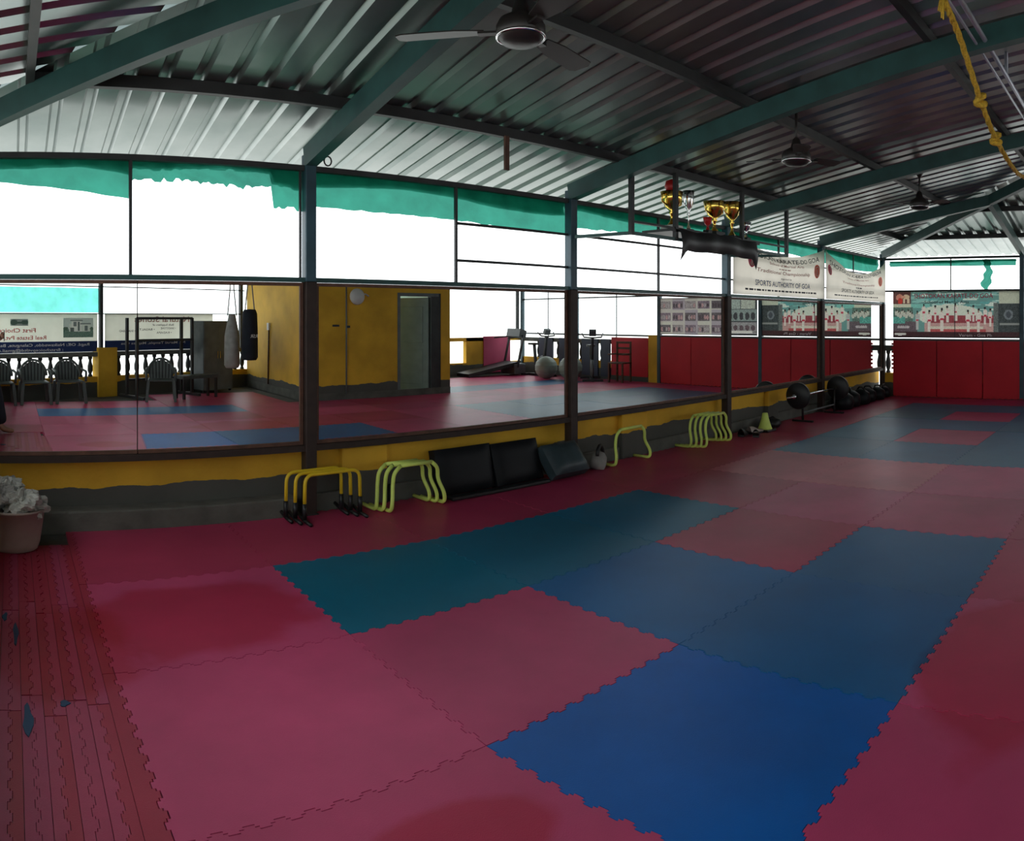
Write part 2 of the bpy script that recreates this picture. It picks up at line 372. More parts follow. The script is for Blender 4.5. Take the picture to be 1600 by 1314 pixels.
BLUE_NEAR = {(1, 3): (.002, .12, .46), (2, 3): (.008, .125, .33), (3, 3): (.012, .125, .30), (2, 2): (.008, .13, .35), (1, 1): (.002, .155, .26), (2, 1): (.009, .15, .26), (3, 1): (.005, .15, .28)}
def cell_col(i, j):
    if (i, j) in BLUE_NEAR: return BLUE_NEAR[(i, j)], True
    if 6 <= i <= 10 and 1 <= j <= 4 and (i, j) not in ((7, 2), (9, 2)): return (.03 + random.uniform(-.008, .008), .155 + random.uniform(-.015, .02), .28 + random.uniform(-.03, .03)), True
    if j == 6 and i <= 2: return (.02, .13, .33), True
    if j == 7 and 7 <= i <= 10: return (.04, .12, .26), True
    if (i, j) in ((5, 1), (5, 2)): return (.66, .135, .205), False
    c = random.choice(PINKS); k = random.uniform(.92, 1.06)
    if j == 0: c = PINKS[3]
    return tuple(v * k for v in c), False
def in_box(x, y): return 4.68 < x < 8.04 and y < -1.75
def skew_y(x): return -2.75 - .399 * (x - XL)
for j in range(len(ys) - 1):
    for i in range(len(xs) - 1):
        cx, cy = (xs[i] + xs[i + 1]) / 2, (ys[j] + ys[j + 1]) / 2
        if in_box(cx, cy): continue
        if xs[i] < 4.9 and ys[j + 1] < skew_y(xs[i]) - .05: continue
        near = (i <= 6 and j <= 4)
        poly = edge((i, j), (i, j + 1), near)[:-1] + edge((i, j + 1), (i + 1, j + 1), near)[:-1] + edge((i + 1, j + 1), (i + 1, j), near)[:-1] + edge((i + 1, j), (i, j), near)[:-1]
        cc = Vector((cx, cy)); poly = [(p - cc) * .9965 for p in poly]
        dz = random.uniform(-.0012, .0006)
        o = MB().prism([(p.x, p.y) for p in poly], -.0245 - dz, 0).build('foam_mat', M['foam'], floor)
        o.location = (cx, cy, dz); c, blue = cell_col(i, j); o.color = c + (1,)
        o['label'] = 'blue interlocking foam mat' if blue else 'pink interlocking foam mat'
# far edge strip by the red wall mats and concrete between is left bare; narrow strips at the near end
NSTR = 22
STRX = [XL + .01 + k * (.41 - XL - .01) / NSTR for k in range(NSTR + 1)]
joints = [4.63, 3.62, 2.70, 1.70, .65]
def strip_side(x, ya, yb, teeth, ph):
    pts = [(x, ya)]
    if teeth:
        n = max(4, int(abs(yb - ya) / .05)); st = (yb - ya) / n
        for k in range(n):
            s0 = ya + (k + .5) * st; a = .008 if (k + ph) % 2 else -.008
            pts += [(x, s0 - .36 * st), (x + a, s0 - .40 * st), (x + a, s0 + .40 * st), (x, s0 + .36 * st)]
    pts.append((x, yb)); return pts
for k in range(NSTR):
    for q in range(4):
        off = (.07, -.05, 0, .05, -.08, .03, -.02, .09, -.06, .04, 0, .06)[(k + 1) // 2]
        ya = joints[q] + (off if q else 0); yb = joints[q + 1] + (off if q < 3 else 0)
        if k == NSTR - 1:
            ya, yb = latp(0, q)[1], latp(0, q + 1)[1]
            rgt = [tuple(p) for p in edge((0, q), (0, q + 1), True)]
        else: rgt = strip_side(STRX[k + 1], ya, yb, k % 2 == 1, q)
        lft = strip_side(STRX[k], ya, yb, k % 2 == 0, q)
        poly = lft + list(reversed(rgt)); cx = (STRX[k] + STRX[k + 1]) / 2; cy = (ya + yb) / 2
        poly = [((x - cx) * .955, (y - cy) * .995) for x, y in poly]
        dz = random.uniform(-.002, .0015)
        o = MB().prism(poly, -.0245 - dz, 0).build('foam_strip', M['foam'], floor); o.location = (cx, cy, dz)
        c = random.choice([(.42, .035, .075), (.46, .055, .13), (.40, .03, .065), (.45, .055, .14)]); o.color = c + (1,)
        o['label'] = 'narrow red pink offcut strip of jigsaw foam mat'
for (x, y, sx, sy) in [(.02, 3.33, .012, .10), (.06, 2.62, .018, .09), (.20, 2.72, .018, .02), (-.06, 2.35, .02, .05), (-.03, 3.52, .012, .05), (-.10, 1.55, .03, .05)]:
    poly = [(sx * (1 + .35 * math.sin(a * 3 + x * 40)) * math.cos(a), sy * (1 + .25 * math.sin(a * 2 + y * 9)) * math.sin(a)) for a in [2 * PI * t / 12 for t in range(12)]]
    o = MB().prism(poly, -.004, .0022).build('blue_patch', M['foam'], floor); o.location = (x, y, 0); o.color = (.01, .07, .17, 1); o['label'] = 'patch of blue foam showing through the strips'
for j in range(4, 8):
    ya = .63 if j == 4 else ys[j]; yb = ys[j + 1]
    o = MB().box(-.455, .455, -(ya - yb) / 2 + .002, (ya - yb) / 2 - .002, -.0245, 0).build('foam_mat', M['foam'], floor); o.location = (-.048, (ya + yb) / 2, 0); o.color = random.choice(PINKS) + (1,); o['label'] = 'pink interlocking foam mat'

# ------------------------------------------------------------------ mirror wall
wall_l = MB()
wall_l.box(XL - .15, XR + .15, YD, YD + .18, -.03, Z_MB + .02)
wall_l = wall_l.build('wall_left', M['yellow_low'], kind='structure')
for x0, x1 in ((2.46, 2.86), (5.62, 6.02), (8.62, 8.9)):
    MB().box(x0, x1, YD - .07, YD, -.02, Z_MB - .02).build('buttress', M['yellow_low'], wall_l, bevel=.01)
MB().box(XL - .1, 2.05, YD - .16, YD, -.03, .135).build('plinth', M['concrete'], wall_l, bevel=.012)
for x0, x1 in ((2.2, 2.46), (2.9, 4.75), (4.9, 5.6), (6.05, 7.4), (7.55, 8.6), (8.92, XR)):
    MB().box(x0, x1, YD - .05, YD, -.03, .12).build('plinth', M['concrete'], wall_l, bevel=.012)
for i, x in enumerate(POSTS):
    MB().box(x - .042, x + .042, D - .04, D + .05, Z_MID - .03, ROOF0 + .02).build('post', M['bluepost'], wall_l, bevel=.006); MB().box(x - .044, x + .044, D - .045, D + .05, 0, Z_MID - .03).build('post_casing', M['wooddark'], wall_l, bevel=.006)
    MB().box(x - .055, x + .055, D - .055, D + .06, .0, .006).build('base_plate', M['dark'], wall_l)
MB().box(XL, XR, D - .01, D + .04, Z_EAVE - .022, Z_EAVE + .018).build('eave_rail', M['dark'], wall_l)
for i in range(5):
    a, c = POSTS[i] + .042, POSTS[i + 1] - .042
    MB().box(a, c, D - .02, D + .04, Z_MID - .034, Z_MID).build('sill_rail', M['teal'], wall_l)
    MB().box(a, c, D - .03, YD + .03, Z_MB, Z_MB + .045).build('mirror_ledge', M['wooddark'], wall_l)  # ledge coloured dark to carry the shadow under the mirror frame
    MB().box(a, c, D + .022, D + .04, Z_MB + .045, Z_MID - .036).build('mirror_backing', M['wood'], wall_l)
    w = empty('window_%d' % (i + 1), kind='structure')
    xm = (a + c) / 2
    if i != 4: MB().box(xm - .011, xm + .011, D, D + .025, Z_MID, Z_EAVE - .022).build('mullion', M['dark'], w)
    if i == 0: MB().box(c - .035, c - .02, D, D + .02, Z_MID, Z_EAVE - .022).build('mullion', M['dark'], w)
    for z in ((2.245, 1.935) if i >= 1 else ()):
        xa = xm + .011 if i == 1 else a
        for p, q in (((xa, c),) if i in (1, 4) else ((xa, xm - .011), (xm + .011, c))):
            MB().box(p, q, D + .002, D + .022, z - .011, z + .011).build('transom', M['dark'], w)
    if i == 4: MB().box(xm - .011, xm + .011, D + .022, D + .04, Z_MID, Z_EAVE - .022).build('mullion', M['dark'], w)
# mirrors
MIR = [(POSTS[0] + .05, .865, 'tall mirror pane at the near end of the mirror wall, beside the bucket'),
       (.872, POSTS[1] - .05, 'mirror pane between the thin seam and the first steel post'),
       (POSTS[1] + .05, POSTS[2] - .05, 'wide framed mirror showing the open door, above the hurdles'),
       (POSTS[2] + .05, POSTS[3] - .05, 'wide framed mirror above the single lime hurdle'),
       (POSTS[3] + .05, POSTS[4] - .05, 'wide framed mirror above the traffic cone, under the nearer banner'),
       (POSTS[4] + .05, POSTS[5] - .05, 'last framed mirror in the far corner, under the farther banner')]
ZM0, ZM1 = Z_MB + .047, Z_MID - .037
for k, (a, c, lab) in enumerate(MIR):
    t = empty('wall_mirror', (a, D, ZM0), label=lab, cat='mirror', group='mirrors along the wall')
    w, h, f = c - a, ZM1 - ZM0, .026
    fl, fr = (f if k != 1 else 0), (f if k != 0 else 0)
    MB().box(fl, w - fr, .006, .02, f, h - f).build('glass', M['mirror'], t)
    MB().box(0, w, -.004, .02, 0, f).build('frame_strip', M['wood'], t); MB().box(0, w, -.004, .02, h - f, h).build('frame_strip', M['wood'], t)
    if fl: MB().box(0, f, -.004, .02, f, h - f).build('frame_strip', M['wood'], t)
    if fr: MB().box(w - f, w, -.004, .02, f, h - f).build('frame_strip', M['wood'], t)

# ------------------------------------------------------------------ far wall (end of the hall)
wall_b = MB().box(XR, XR + .16, YF, D, -.03, .42).build('wall_back', M['yellow_low'], kind='structure')
PB = [D - BAY, D - 2 * BAY, D - 3 * BAY, YF + .05]
for y in PB: MB().box(XR - .04, XR + .05, y - .042, y + .042, -.02, ROOF0 + .02).build('post', M['bluepost'], wall_b, bevel=.006)
MB().box(XR, XR + .05, YF, D, Z_EAVE - .02, Z_EAVE + .02).build('eave_rail', M['dark'], wall_b)
MB().box(XR, XR + .04, YF, D, 1.945, 1.98).build('sill_rail', M['dark'], wall_b)
MB().box(XR, XR + .04, YF, D, 1.03, 1.07).build('middle_rail', M['dark'], wall_b)
ym = [4.72, 3.86, 2.99, 2.25, 1.38, .52, -.34]
for k in range(6):
    o = MB().box(XR - .035, XR, ym[k + 1] + .006, ym[k] - .006, .0, 1.035).build('wall_mat', M['redmat'], wall_b, bevel=.008)
    o['label'] = 'red foam mat fixed upright on the far wall'
MB().box(XR, XR + .012, -.34, 4.70, .0, 1.03).build('gap_light_block', M['navy'], wall_b)  # added to block daylight showing between the mats
# jigsaw fringe of the red mats at the corner gap and along the floor
fr = MB()
for k in range(7): fr.box(XR - .034, XR - .002, 4.716, 4.745, .5 + k * .075, .54 + k * .075)
fr.build('mat_teeth', M['redmat'], wall_b)
fr = MB()
for k in range(44): fr.box(XR - .062, XR - .036, 4.65 - k * .112, 4.60 - k * .112, -.002, .012)
fr.build('mat_teeth', M['redmat'], wall_b, kind='stuff')
MB().box(XR - .02, XR + .14, -.70, -.43, -.02, 1.06).build('pier', M['yellow'], wall_b)
MB().box(XR - .02, XR + .02, -1.85, -.72, .10, 1.0).build('wall_mat', M['redmat'], wall_b)
for a, c in ((-4.45, -3.92), (-3.68, -3.06), (-2.86, -2.3), (-2.2, -1.9)):
    MB().box(XR - .02, XR + .02, a, c, .05, .95).build('navy_panel', M['navy'], wall_b)
def baluster_mesh(h):
    return MB().lathe([(.045, 0), (.045, .03), (.028, .05), (.05, .12 * h / .4), (.052, .2 * h / .4), (.03, .3 * h / .4), (.026, .33 * h / .4), (.042, h - .04), (.045, h)], 10)
bal = baluster_mesh(.42).build('baluster', M['dark'], wall_b); bal.location = (XR + .08, -4.56, .42)
for y in (-3.8, -2.96, -2.25, 4.85, -1.87): link_copy(bal, wall_b, (XR + .08, y, .42))
MB().box(XR, XR + .16, YF, D, .84, .94).build('coping', M['concrete'], wall_b)
for k, y in enumerate((D, D - BAY, D - 2 * BAY, D - 3 * BAY)):
    w = empty('window_%d' % (6 + k), kind='structure'); y1 = max(y - BAY, YF)
    MB().box(XR + .01, XR + .03, (y + y1) / 2 - .01, (y + y1) / 2 + .01, 1.98, Z_EAVE - .02).build('mullion', M['dark'], w)
    if k >= 2: MB().box(XR + .01, XR + .03, (y + y1) / 2 - .01, (y + y1) / 2 + .01, .94, 1.945).build('mullion', M['dark'], w)

# ------------------------------------------------------------------ near end wall (behind the left edge of the picture)
wf = MB().box(XL - .17, XL - .02, -2.9, D - .05, -.03, 1.0).build('wall_front', M['yellow'], kind='structure')
for y in (D - BAY, D - 2 * BAY): MB().box(XL - .12, XL - .03, y - .04, y + .04, 1.0, ROOF0 + .02).build('post', M['bluepost'], wf)
MB().box(XL - .12, XL - .06, -2.9, D, Z_EAVE - .02, Z_EAVE + .02).build('eave_rail', M['dark'], wf)

# ------------------------------------------------------------------ side behind the camera, seen in the mirrors
SK = math.atan2(-.399, 1.0); CSK = math.cos(SK)
SL = (5.0 - XL) / CSK
wr = empty('wall_right', (XL, -2.75, 0), SK, kind='structure')
MB().box(0, SL, -.16, 0, -.03, .36).build('parapet', M['yellow_low'], wr)
MB().box(0, SL, -.18, .02, .74, .82).build('coping', M['concrete'], wr)
for x in ((1.605 - XL) / CSK,): MB().box(x, x + .40, -.18, .06, -.02, .9).build('pier', M['yellow'], wr)
bm_ = baluster_mesh(.38).build('baluster', M['dark'], wr); bm_.location = (.12, -.08, .36)
x = .12
while x < SL - .2:
    x += .205
    if not ((1.605 - XL) / CSK - .05 < x < (1.605 - XL) / CSK + .45): link_copy(bm_, wr, (x, -.08, .36))
for x in (0.03, (1.72 - XL) / CSK, SL - .1): MB().box(x - .035, x + .035, -.12, -.05, .82, ROOF0 - .3).build('post', M['dark'], wr)
MB().box(0, SL, -.1, -.06, 1.53, 1.55).build('banner_rail', M['dark'], wr)
MB().box(0, SL, -.1, -.06, 2.04, 2.06).build('banner_rail', M['dark'], wr)
# low wall on the far right side of the back, with its pier, pink mat and openings
wr2 = MB().box(8.05, XR, YF - .16, YF, -.03, .3).build('wall_right_far', M['yellow_low'], kind='structure')
for a, c in ((10.95, 11.5), (8.05, 10.3)): MB().box(a, c, YF - .14, YF, .3, .95).build('pier', M['yellow'], wr2)
MB().box(11.5, 12.4, YF - .02, YF + .02, .03, .98).build('wall_mat', M['pinkmat'], wr2)
MB().box(8.05, XR, YF - .16, YF, .86, .95).build('coping', M['yellow'], wr2)
MB().box(8.05, XR, YF - .08, YF - .04, Z_EAVE - .02, Z_EAVE + .02).build('eave_rail', M['dark'], wr2)
for xx in (8.1, 10.4, 12.7): MB().box(xx - .035, xx + .035, YF - .08, YF - .01, .95, ROOF0).build('post', M['dark'], wr2)
# yellow room with the open door
room = MB().box(5.0, 6.86, -1.87, -1.75, -.03, 2.55).build('wall_room', M['yellow_low'], kind='structure')
MB().box(7.84, 8.05, -1.87, -1.75, -.03, 2.55).build('front_wall', M['yellow_low'], room)
MB().box(6.86, 7.84, -1.87, -1.75, 1.93, 2.55).build('lintel', M['yellow'], room)
MB().box(5.0, 5.12, -4.95, -1.87, -.03, 2.55).build('side_wall', M['yellow_low'], room)
MB().box(7.93, 8.05, YF, -1.87, -.03, 2.55).build('side_wall', M['yellow_low'], room)
MB().box(5.12, 7.93, YF, -1.9, 2.5, 2.55).build('room_ceiling', M['inner'], room)
MB().box(7.9, 7.93, YF, -1.9, -.0, 2.5).build('lining', M['inner'], room); MB().box(5.12, 5.15, -4.95, -1.9, 0, 2.5).build('lining', M['inner'], room)
MB().box(5.0, 8.05, -1.755, -1.735, 0, .12).build('cement_skirting', M['concrete'], room)
MB().box(4.985, 5.0, -4.9, -1.735, 0, .14).build('cement_skirting', M['concrete'], room)
pipe = MB().tube([(5.79, -1.735, .1), (5.79, -1.735, 2.5)], .014, 8).build('conduit', M['grey'], room)
MB().tube([(4.985, -3.6, .15), (4.985, -3.55, 1.22)], .014, 8).build('conduit', M['wood'], room)
MB().box(4.96, 5.0, -3.6, -3.5, 1.22, 1.36).build('switch_box', M['white'], room)
for xx, zz, s in ((5.55, 1.32, .03), (5.62, 1.32, .03), (5.83, 1.3, .035), (6.02, 1.72, .04)): MB().box(xx - s, xx + s, -1.75, -1.73, zz - s * .6, zz + s * .6).build('wall_fitting', M['dark'], room)
dr = empty('door_1', (6.86, -1.81, 0), kind='structure')
MB().box(0, .06, -.07, .07, 0, 1.93).build('door_frame', M['grey'], dr); MB().box(.76, .98, -.07, .05, 0, 1.93).build('door_frame', M['dark'], dr); MB().box(.06, .92, -.07, .07, 1.87, 1.93).build('door_frame', M['grey'], dr)  # wide dark jamb stands in for the shaded gap beside the leaf
leaf = MB().box(-.80, 0, -.02, .02, .01, 1.85).build('door_leaf', M['doorpaint'], dr, bevel=.004); leaf.location = (.75, -.02, 0); leaf.rotation_euler = (0, 0, math.radians(58))
for z0, z1 in ((.18, .85), (.98, 1.68)):
    o = MB().box(-.68, -.12, .018, .03, z0, z1).build('leaf_panel', M['doorpaint'], leaf, bevel=.008)
MB().tube([(-.73, .02, .95), (-.73, .07, .95), (-.64, .07, .95)], .011, 8).build('door_handle', M['silver'], leaf)

# ------------------------------------------------------------------ roof
ceil = empty('ceiling', (0, 0, 0), kind='structure')
SH = .15      # sheet underside above the rafter centre line
PITCH, RH = .2109, .03
def slope_map(kind):
    if kind == 'n': return lambda s, d, z: (XL + s, D - d, z), XR - XL
    if kind == 's': return lambda s, d, z: (XL + s, YF + d, z), XR - XL
    if kind == 'e': return lambda s, d, z: (XR - d, YF + s, z), D - YF
    return lambda s, d, z: (XL + d, YF + s, z), D - YF
def zroof(d, off): return ROOF0 + TAN * d + off
OVH = .74
for kind in 'nsew':
    mp, L = slope_map(kind); n0 = -3; s = -3 * PITCH
    prof = [(0, 0), (.128, 0), (.148, RH), (.188, RH)]
    while s < L + .5:
        b = MB(); pts = []
        for r in range(5):
            for (o, h) in prof: pts.append((s + r * PITCH + o, h))
        pts.append((s + 5 * PITCH, 0))
        row = []
        for (ss, h) in pts:
            lo, hi = -OVH, min(ss, L - ss, HALF)
            row.append(None if hi <= lo + .02 else (ss, lo, hi, h))
        row = [r for r in row if r]
        if len(row) > 1:
            vs = []
            for (ss, lo, hi, h) in row:
                for q in range(5):
                    d = lo + (hi - lo) * q / 4; vs.append(mp(ss, d, zroof(d, SH + h)))
            fs = []
            for i in range(len(row) - 1):
                for q in range(4): fs.append((i * 5 + q, (i + 1) * 5 + q, (i + 1) * 5 + q + 1, i * 5 + q + 1))
            b.add(vs, fs).build('roof_sheet', M['galv'], ceil)
        s += 5 * PITCH
    # purlins
    for d in (.62, 1.97, 3.43, 4.75):
        b = MB(); b.beam(mp(d, d, zroof(d, .112)), mp(L - d, d, zroof(d, .112)), .05, .075); b.build('purlin', M['dark'], ceil)
# caps added over hips and ridge to shut out stray daylight
for (cx, cy, sx, sy) in ((XL, D, 1, -1), (XR, D, -1, -1), (XL, YF, 1, 1), (XR, YF, -1, 1)):
    a = Vector((cx - sx * .74, cy - sy * .74, zroof(-.74, SH + .045))); c = Vector((cx + sx * HALF, cy + sy * HALF, zroof(HALF, SH + .045)))
    MB().beam(a, c, .36, .012).build('hip_leak_cap', M['galv'], ceil)
    a = Vector((cx, cy, zroof(0, 0))); c = Vector((cx + sx * HALF, cy + sy * HALF, zroof(HALF, 0)))
    MB().beam(a, c, .075, .14).build('hip_rafter', M['teal'], ceil)
MB().beam((XL + HALF - .2, RIDGE_Y, zroof(HALF, SH + .03)), (XR - HALF + .2, RIDGE_Y, zroof(HALF, SH + .03)), .4, .012).build('ridge_leak_cap', M['galv'], ceil)
MB().beam((XL + HALF, RIDGE_Y, zroof(HALF, -.02)), (XR - HALF, RIDGE_Y, zroof(HALF, -.02)), .08, .14).build('ridge_beam', M['teal'], ceil)
for x in POSTS[1:5]:
    hi = min(x - XL, XR - x, HALF)
    MB().beam((x, D, zroof(0, 0)), (x, D - hi, zroof(hi, 0)), .09, .15).build('rafter', M['teal'], ceil)
    MB().beam((x, YF, zroof(0, 0)), (x, YF + hi, zroof(hi, 0)), .09, .15).build('rafter', M['teal'], ceil)
for y in (D - BAY, D - 2 * BAY, D - 3 * BAY):
    hi = min(D - y, y - YF, HALF)
    MB().beam((XR, y, zroof(0, 0)), (XR - hi, y, zroof(hi, 0)), .08, .14).build('rafter', M['teal'], ceil)
    MB().beam((XL, y, zroof(0, 0)), (XL + hi, y, zroof(hi, 0)), .08, .14).build('rafter', M['teal'], ceil)
# light pipe rail hung under the roof, small stub and hook under the first purlin
MB().tube([(2.2, 1.1, 3.33), (9.2, 1.1, 3.33)], .017, 8).build('hanging_rail', M['pipe'], ceil)
MB().tube([(2.2, 1.16, 3.31), (9.2, 1.16, 3.31)], .010, 8).build('hanging_rail', M['pipe'], ceil)
for x in (2.9, 5.5, 8.2): MB().box(x - .02, x + .02, 1.09, 1.11, 3.33, zroof(D - 1.1, SH)).build('rail_hanger', M['pipe'], ceil)
MB().box(3.47, 3.51, D - .66, D - .64, 2.58, zroof(.62, .08)).build('hanger_stub', M['wood'], ceil)
MB().tube([(2.28 + .03 * math.cos(a), D - .05, 2.62 + .035 * math.sin(a)) for a in [2 * PI * k / 12 for k in range(12)]], .006, 6, closed=True).build('eye_ring', M['dark'], ceil)

# ================================================================== THINGS
# ------------------------------------------------------------------ shade nets
def net(name, x0, x1, zt, zb_fn, y, label, n=40, axis='x', mt='net', wave=.02):
    def fn(u, v):
        s = x0 + (x1 - x0) * u; zb = zb_fn(u); z = zb + (zt - zb) * v
        w = wave * math.sin(u * 9 + v * 5 + x0 * 3) * (1 - v) + .012 * math.sin(u * 31 + v * 11)
        return (s, y + w, z) if axis == 'x' else (y + w, s, z)
    t = empty(name, (0, 0, 0), label=label, cat='shade net', group='shade nets at the window tops')
    o = Vector(fn(0, 0)); t.location = o
    MB().grid(n, 8, lambda u, v: Vector(fn(u, v)) - o).build('net_sheet', M[mt], t)
    def hem(u, v):
        p = Vector(fn(u, 1 - (.42 + .10 * math.sin(u * 7 + x0)) * (1 - v))); d = Vector((0, .035, 0)) if axis == 'x' else Vector((.035, 0, 0)); return p + d - o
    MB().grid(n, 4, hem).build('folded_hem', M[mt], t)
    return t
rn = random.Random(3)
jag = [rn.uniform(-1, 1) for _ in range(64)]
net('shade_net', XL + .03, .83, 2.59, lambda u: 2.44 - .15 * u, D + .075, 'green shade net hung across the leftmost window opening')
net('shade_net', .82, POSTS[1] + .01, 2.59, lambda u: (2.43 if u < .8 else 2.29) - .03 * u + .02 * jag[int(u * 40) % 64], D + .075, 'torn green shade net with a ragged hem left of the first post', 60)
net('shade_net', POSTS[1] + .02, POSTS[2] + .01, 2.59, lambda u: 2.30 - .05 * u + .006 * jag[int(u * 40)], D + .075, 'long green shade net between the first and second post')
net('shade_net', POSTS[2] + .02, POSTS[3] + .01, 2.59, lambda u: 2.33 + .03 * u + .008 * jag[int(u * 40)], D + .075, 'green shade net behind the hanging trophy shelf')
net('shade_net', POSTS[3] + .02, POSTS[5] - .03, 2.59, lambda u: 2.34 + .05 * math.sin(u * 6), D + .075, 'green shade net showing above the two cloth banners')
net('shade_net', D - .1, 2.4, 2.53, lambda u: 2.43 - .02 * u, XR + .10, 'pale green shade net along the top of the far wall opening', axis='y')
def dang(u, v):
    y = 3.02 - .14 * u - .05 * math.sin(v * 4); z = 2.53 - .50 * v - .1 * u * v
    return (XR + .06 + .03 * math.sin(u * 9 + v * 7), y - (.0 if v < .1 else .02 * math.sin(v * 20)), z)
MB().grid(8, 14, dang).build('shade_net', M['net'], label='loose strip of green net dangling in the far opening', cat='shade net', group='shade nets at the window tops')
def tarp(u, v): return (XL + .1 + (1.62 - XL) * u, skew_y(XL + .1 + (1.62 - XL) * u) - .3 + .03 * math.sin(u * 14), 1.56 + .47 * v)
MB().grid(24, 6, tarp).build('tarpaulin', M['teal_sheet'], label='turquoise tarpaulin outside above the real estate banner', cat='tarpaulin')

# ------------------------------------------------------------------ cloth banners in the last two bays
def cloth_banner(x0, x1, sag, lab, lines, wr):
    t = empty('cloth_banner', (x0, D - .055, 1.752), label=lab, cat='banner', group='white cloth banners under the roof')
    w, hh = x1 - x0, .76
    def mp(x, y):                       # x 0..w, y 0..hh on the flat cloth
        u, v = x / w, y / hh; sg = 4 * u * (1 - u)
        z = y - sag * sg * v ** 1.5
        yy = -.012 - .02 * v * math.sin(u * 17 + v * wr) * (.4 + sg) - .03 * sg * v * math.sin(v * 8 + wr)
        return (x, yy, z)
    MB().grid(60, 22, lambda u, v: mp(u * w, v * hh)).build('cloth', M['bannercloth'], t)
    fr_ = lambda x, y: (lambda p: (p[0], p[1] - .006, p[2]))(mp(x, y))
    for (s, nm, mt, cx, y, h, ww) in lines:
        if s is None:
            b = MB(); x = cx - ww / 2
            while x < cx + ww / 2:
                l_ = random.uniform(.03, .12); n = 3
                b.add([fr_(x + l_ * i / n, y + k * h) for k in (0, 1) for i in range(n + 1)], [(i, i + 1, n + 2 + i, n + 1 + i) for i in range(n)]); x += l_ + .025
            b.build('fine_print', M[mt], t, kind='stuff')
        else: lettering(s, nm, M[mt], t, fr_, cx, y, h, ww, centre=True)
    for (cx, cy, r, mt) in ((.17 * w, .5, .085, 'txt_pink'), (.90 * w, .44, .10, 'txt_orange')) if sag < .25 else ((.06 * w, .5, .08, 'txt_pink'), (.90 * w, .42, .09, 'txt_orange')):
        n = 20
        b = MB(); b.add([fr_(cx, cy)] + [fr_(cx + r * math.cos(2 * PI * k / n), cy + r * 1.15 * math.sin(2 * PI * k / n)) for k in range(n)], [(0, 1 + k, 1 + (k + 1) % n) for k in range(n)])
        o = b.build('emblem', M[mt], t)
        fr2 = lambda x, y: (lambda p: (p[0], p[1] - .010, p[2]))(mp(x, y))
        b = MB()
        for rr in (.62,):
            vs = [fr2(cx + r * q * math.cos(2 * PI * k / n), cy + r * 1.15 * q * math.sin(2 * PI * k / n)) for q in (rr, rr + .14) for k in range(n)]
            b.add(vs, [(k, (k + 1) % n, n + (k + 1) % n, n + k) for k in range(n)])
        b.add([fr2(cx - .02, cy - .05), fr2(cx + .02, cy - .05), fr2(cx + .025, cy + .05), fr2(cx - .01, cy + .03)], [(0, 1, 2, 3)])
        b.build('emblem_mark', M['bannercloth'], o)
    for x in (.03, w - .03): MB().tube([mp(x, hh - .02), (x, .0, hh + .06)], .004, 5).build('tie', M['black'], t)
    return t
cloth_banner(POSTS[3] + .035, POSTS[4] - .03, .20, 'white cloth banner with red emblems under the trophy shelf end, nearer of two',
    [('SHOTOKAN KARATE-DO GOA', 'headline', 'txt_black', 1.30, .60, .085, 2.25), ('School of Martial Arts', 'subtitle', 'txt_dred', 1.35, .52, .05, 1.0),
     (None, 'x', 'txt_dred', 1.3, .455, .018, .35), ('Traditional Championship', 'title', 'txt_dred', 1.32, .365, .06, 1.5), ('organised by', 'byline', 'txt_black', 1.38, .275, .032, .34),
     ('SPORTS AUTHORITY OF GOA', 'organiser', 'txt_navy', 1.32, .145, .085, 1.55), (None, 'x', 'txt_black', 1.28, .065, .026, 2.0)], 3.0)
cloth_banner(POSTS[4] + .035, POSTS[5] - .04, .30, 'sagging white cloth banner in the far corner beside the end wall',
    [('SHOTOKAN KARATE-DO GOA', 'headline', 'txt_black', 1.25, .60, .085, 2.2), ('School of Martial Arts', 'subtitle', 'txt_dred', 1.3, .50, .05, .9),
     ('Traditional Championship', 'title', 'txt_dred', 1.3, .345, .05, 1.4), (None, 'x', 'txt_black', 1.3, .27, .03, .3),
     ('SPORTS AUTHORITY OF GOA', 'organiser', 'txt_black', 1.28, .15, .075, 1.4), (None, 'x', 'txt_black', 1.25, .07, .022, 1.9)], 5.0)

# ------------------------------------------------------------------ posters on the far wall
def wall_poster(ya, yb, z0, z1, P, lab):
    t = empty('wall_poster', (XR - .02, ya, z0), label=lab, cat='poster'); w, h = ya - yb, z1 - z0
    for zz in (0, h - .02): MB().box(.002, .014, -w, 0, zz, zz + .02).build('batten', M['dark'], t)
    P.build('picture', lambda u, v: (-.001, -u * w, v * h), t)
    return t, w, h, (lambda x, y: (-.004, -x, y))
P = Paint(190, 68, (.2, .42, .38)); rp = random.Random(11)
for _ in range(90):
    x, y = rp.uniform(.15, .86), rp.uniform(0, .4); P.ell(x, y, rp.uniform(.02, .07), rp.uniform(.008, .03), rp.choice([(.45, .62, .55), (.12, .36, .34), (.6, .68, .6), (.25, .5, .45)]), .1)
P.rect(0, 0, .145, .27, (.12, .045, .04), .2); P.rect(0, .27, .16, .33, (.55, .55, .42), .1); P.rect(.15, .27, .3, .34, (.2, .5, .43), .1)
P.ell(.055, .12, .03, .07, (.5, .2, .14)); P.ell(.06, .2, .02, .07, (.5, .04, .03)); P.ell(.11, .11, .028, .05, (.6, .45, .3)); P.rect(.07, .1, .1, .13, (.6, .3, .2)); P.rect(.088, .15, .1, .25, (.62, .5, .36)); P.rect(.12, .15, .132, .24, (.62, .5, .36))
P.rect(0, .34, .16, .68, (.1, .16, .13), .5); P.rect(0, .66, .2, .86, (.12, .09, .1), .3); P.rect(0, .55, .1, .68, (.1, .34, .28), .4)
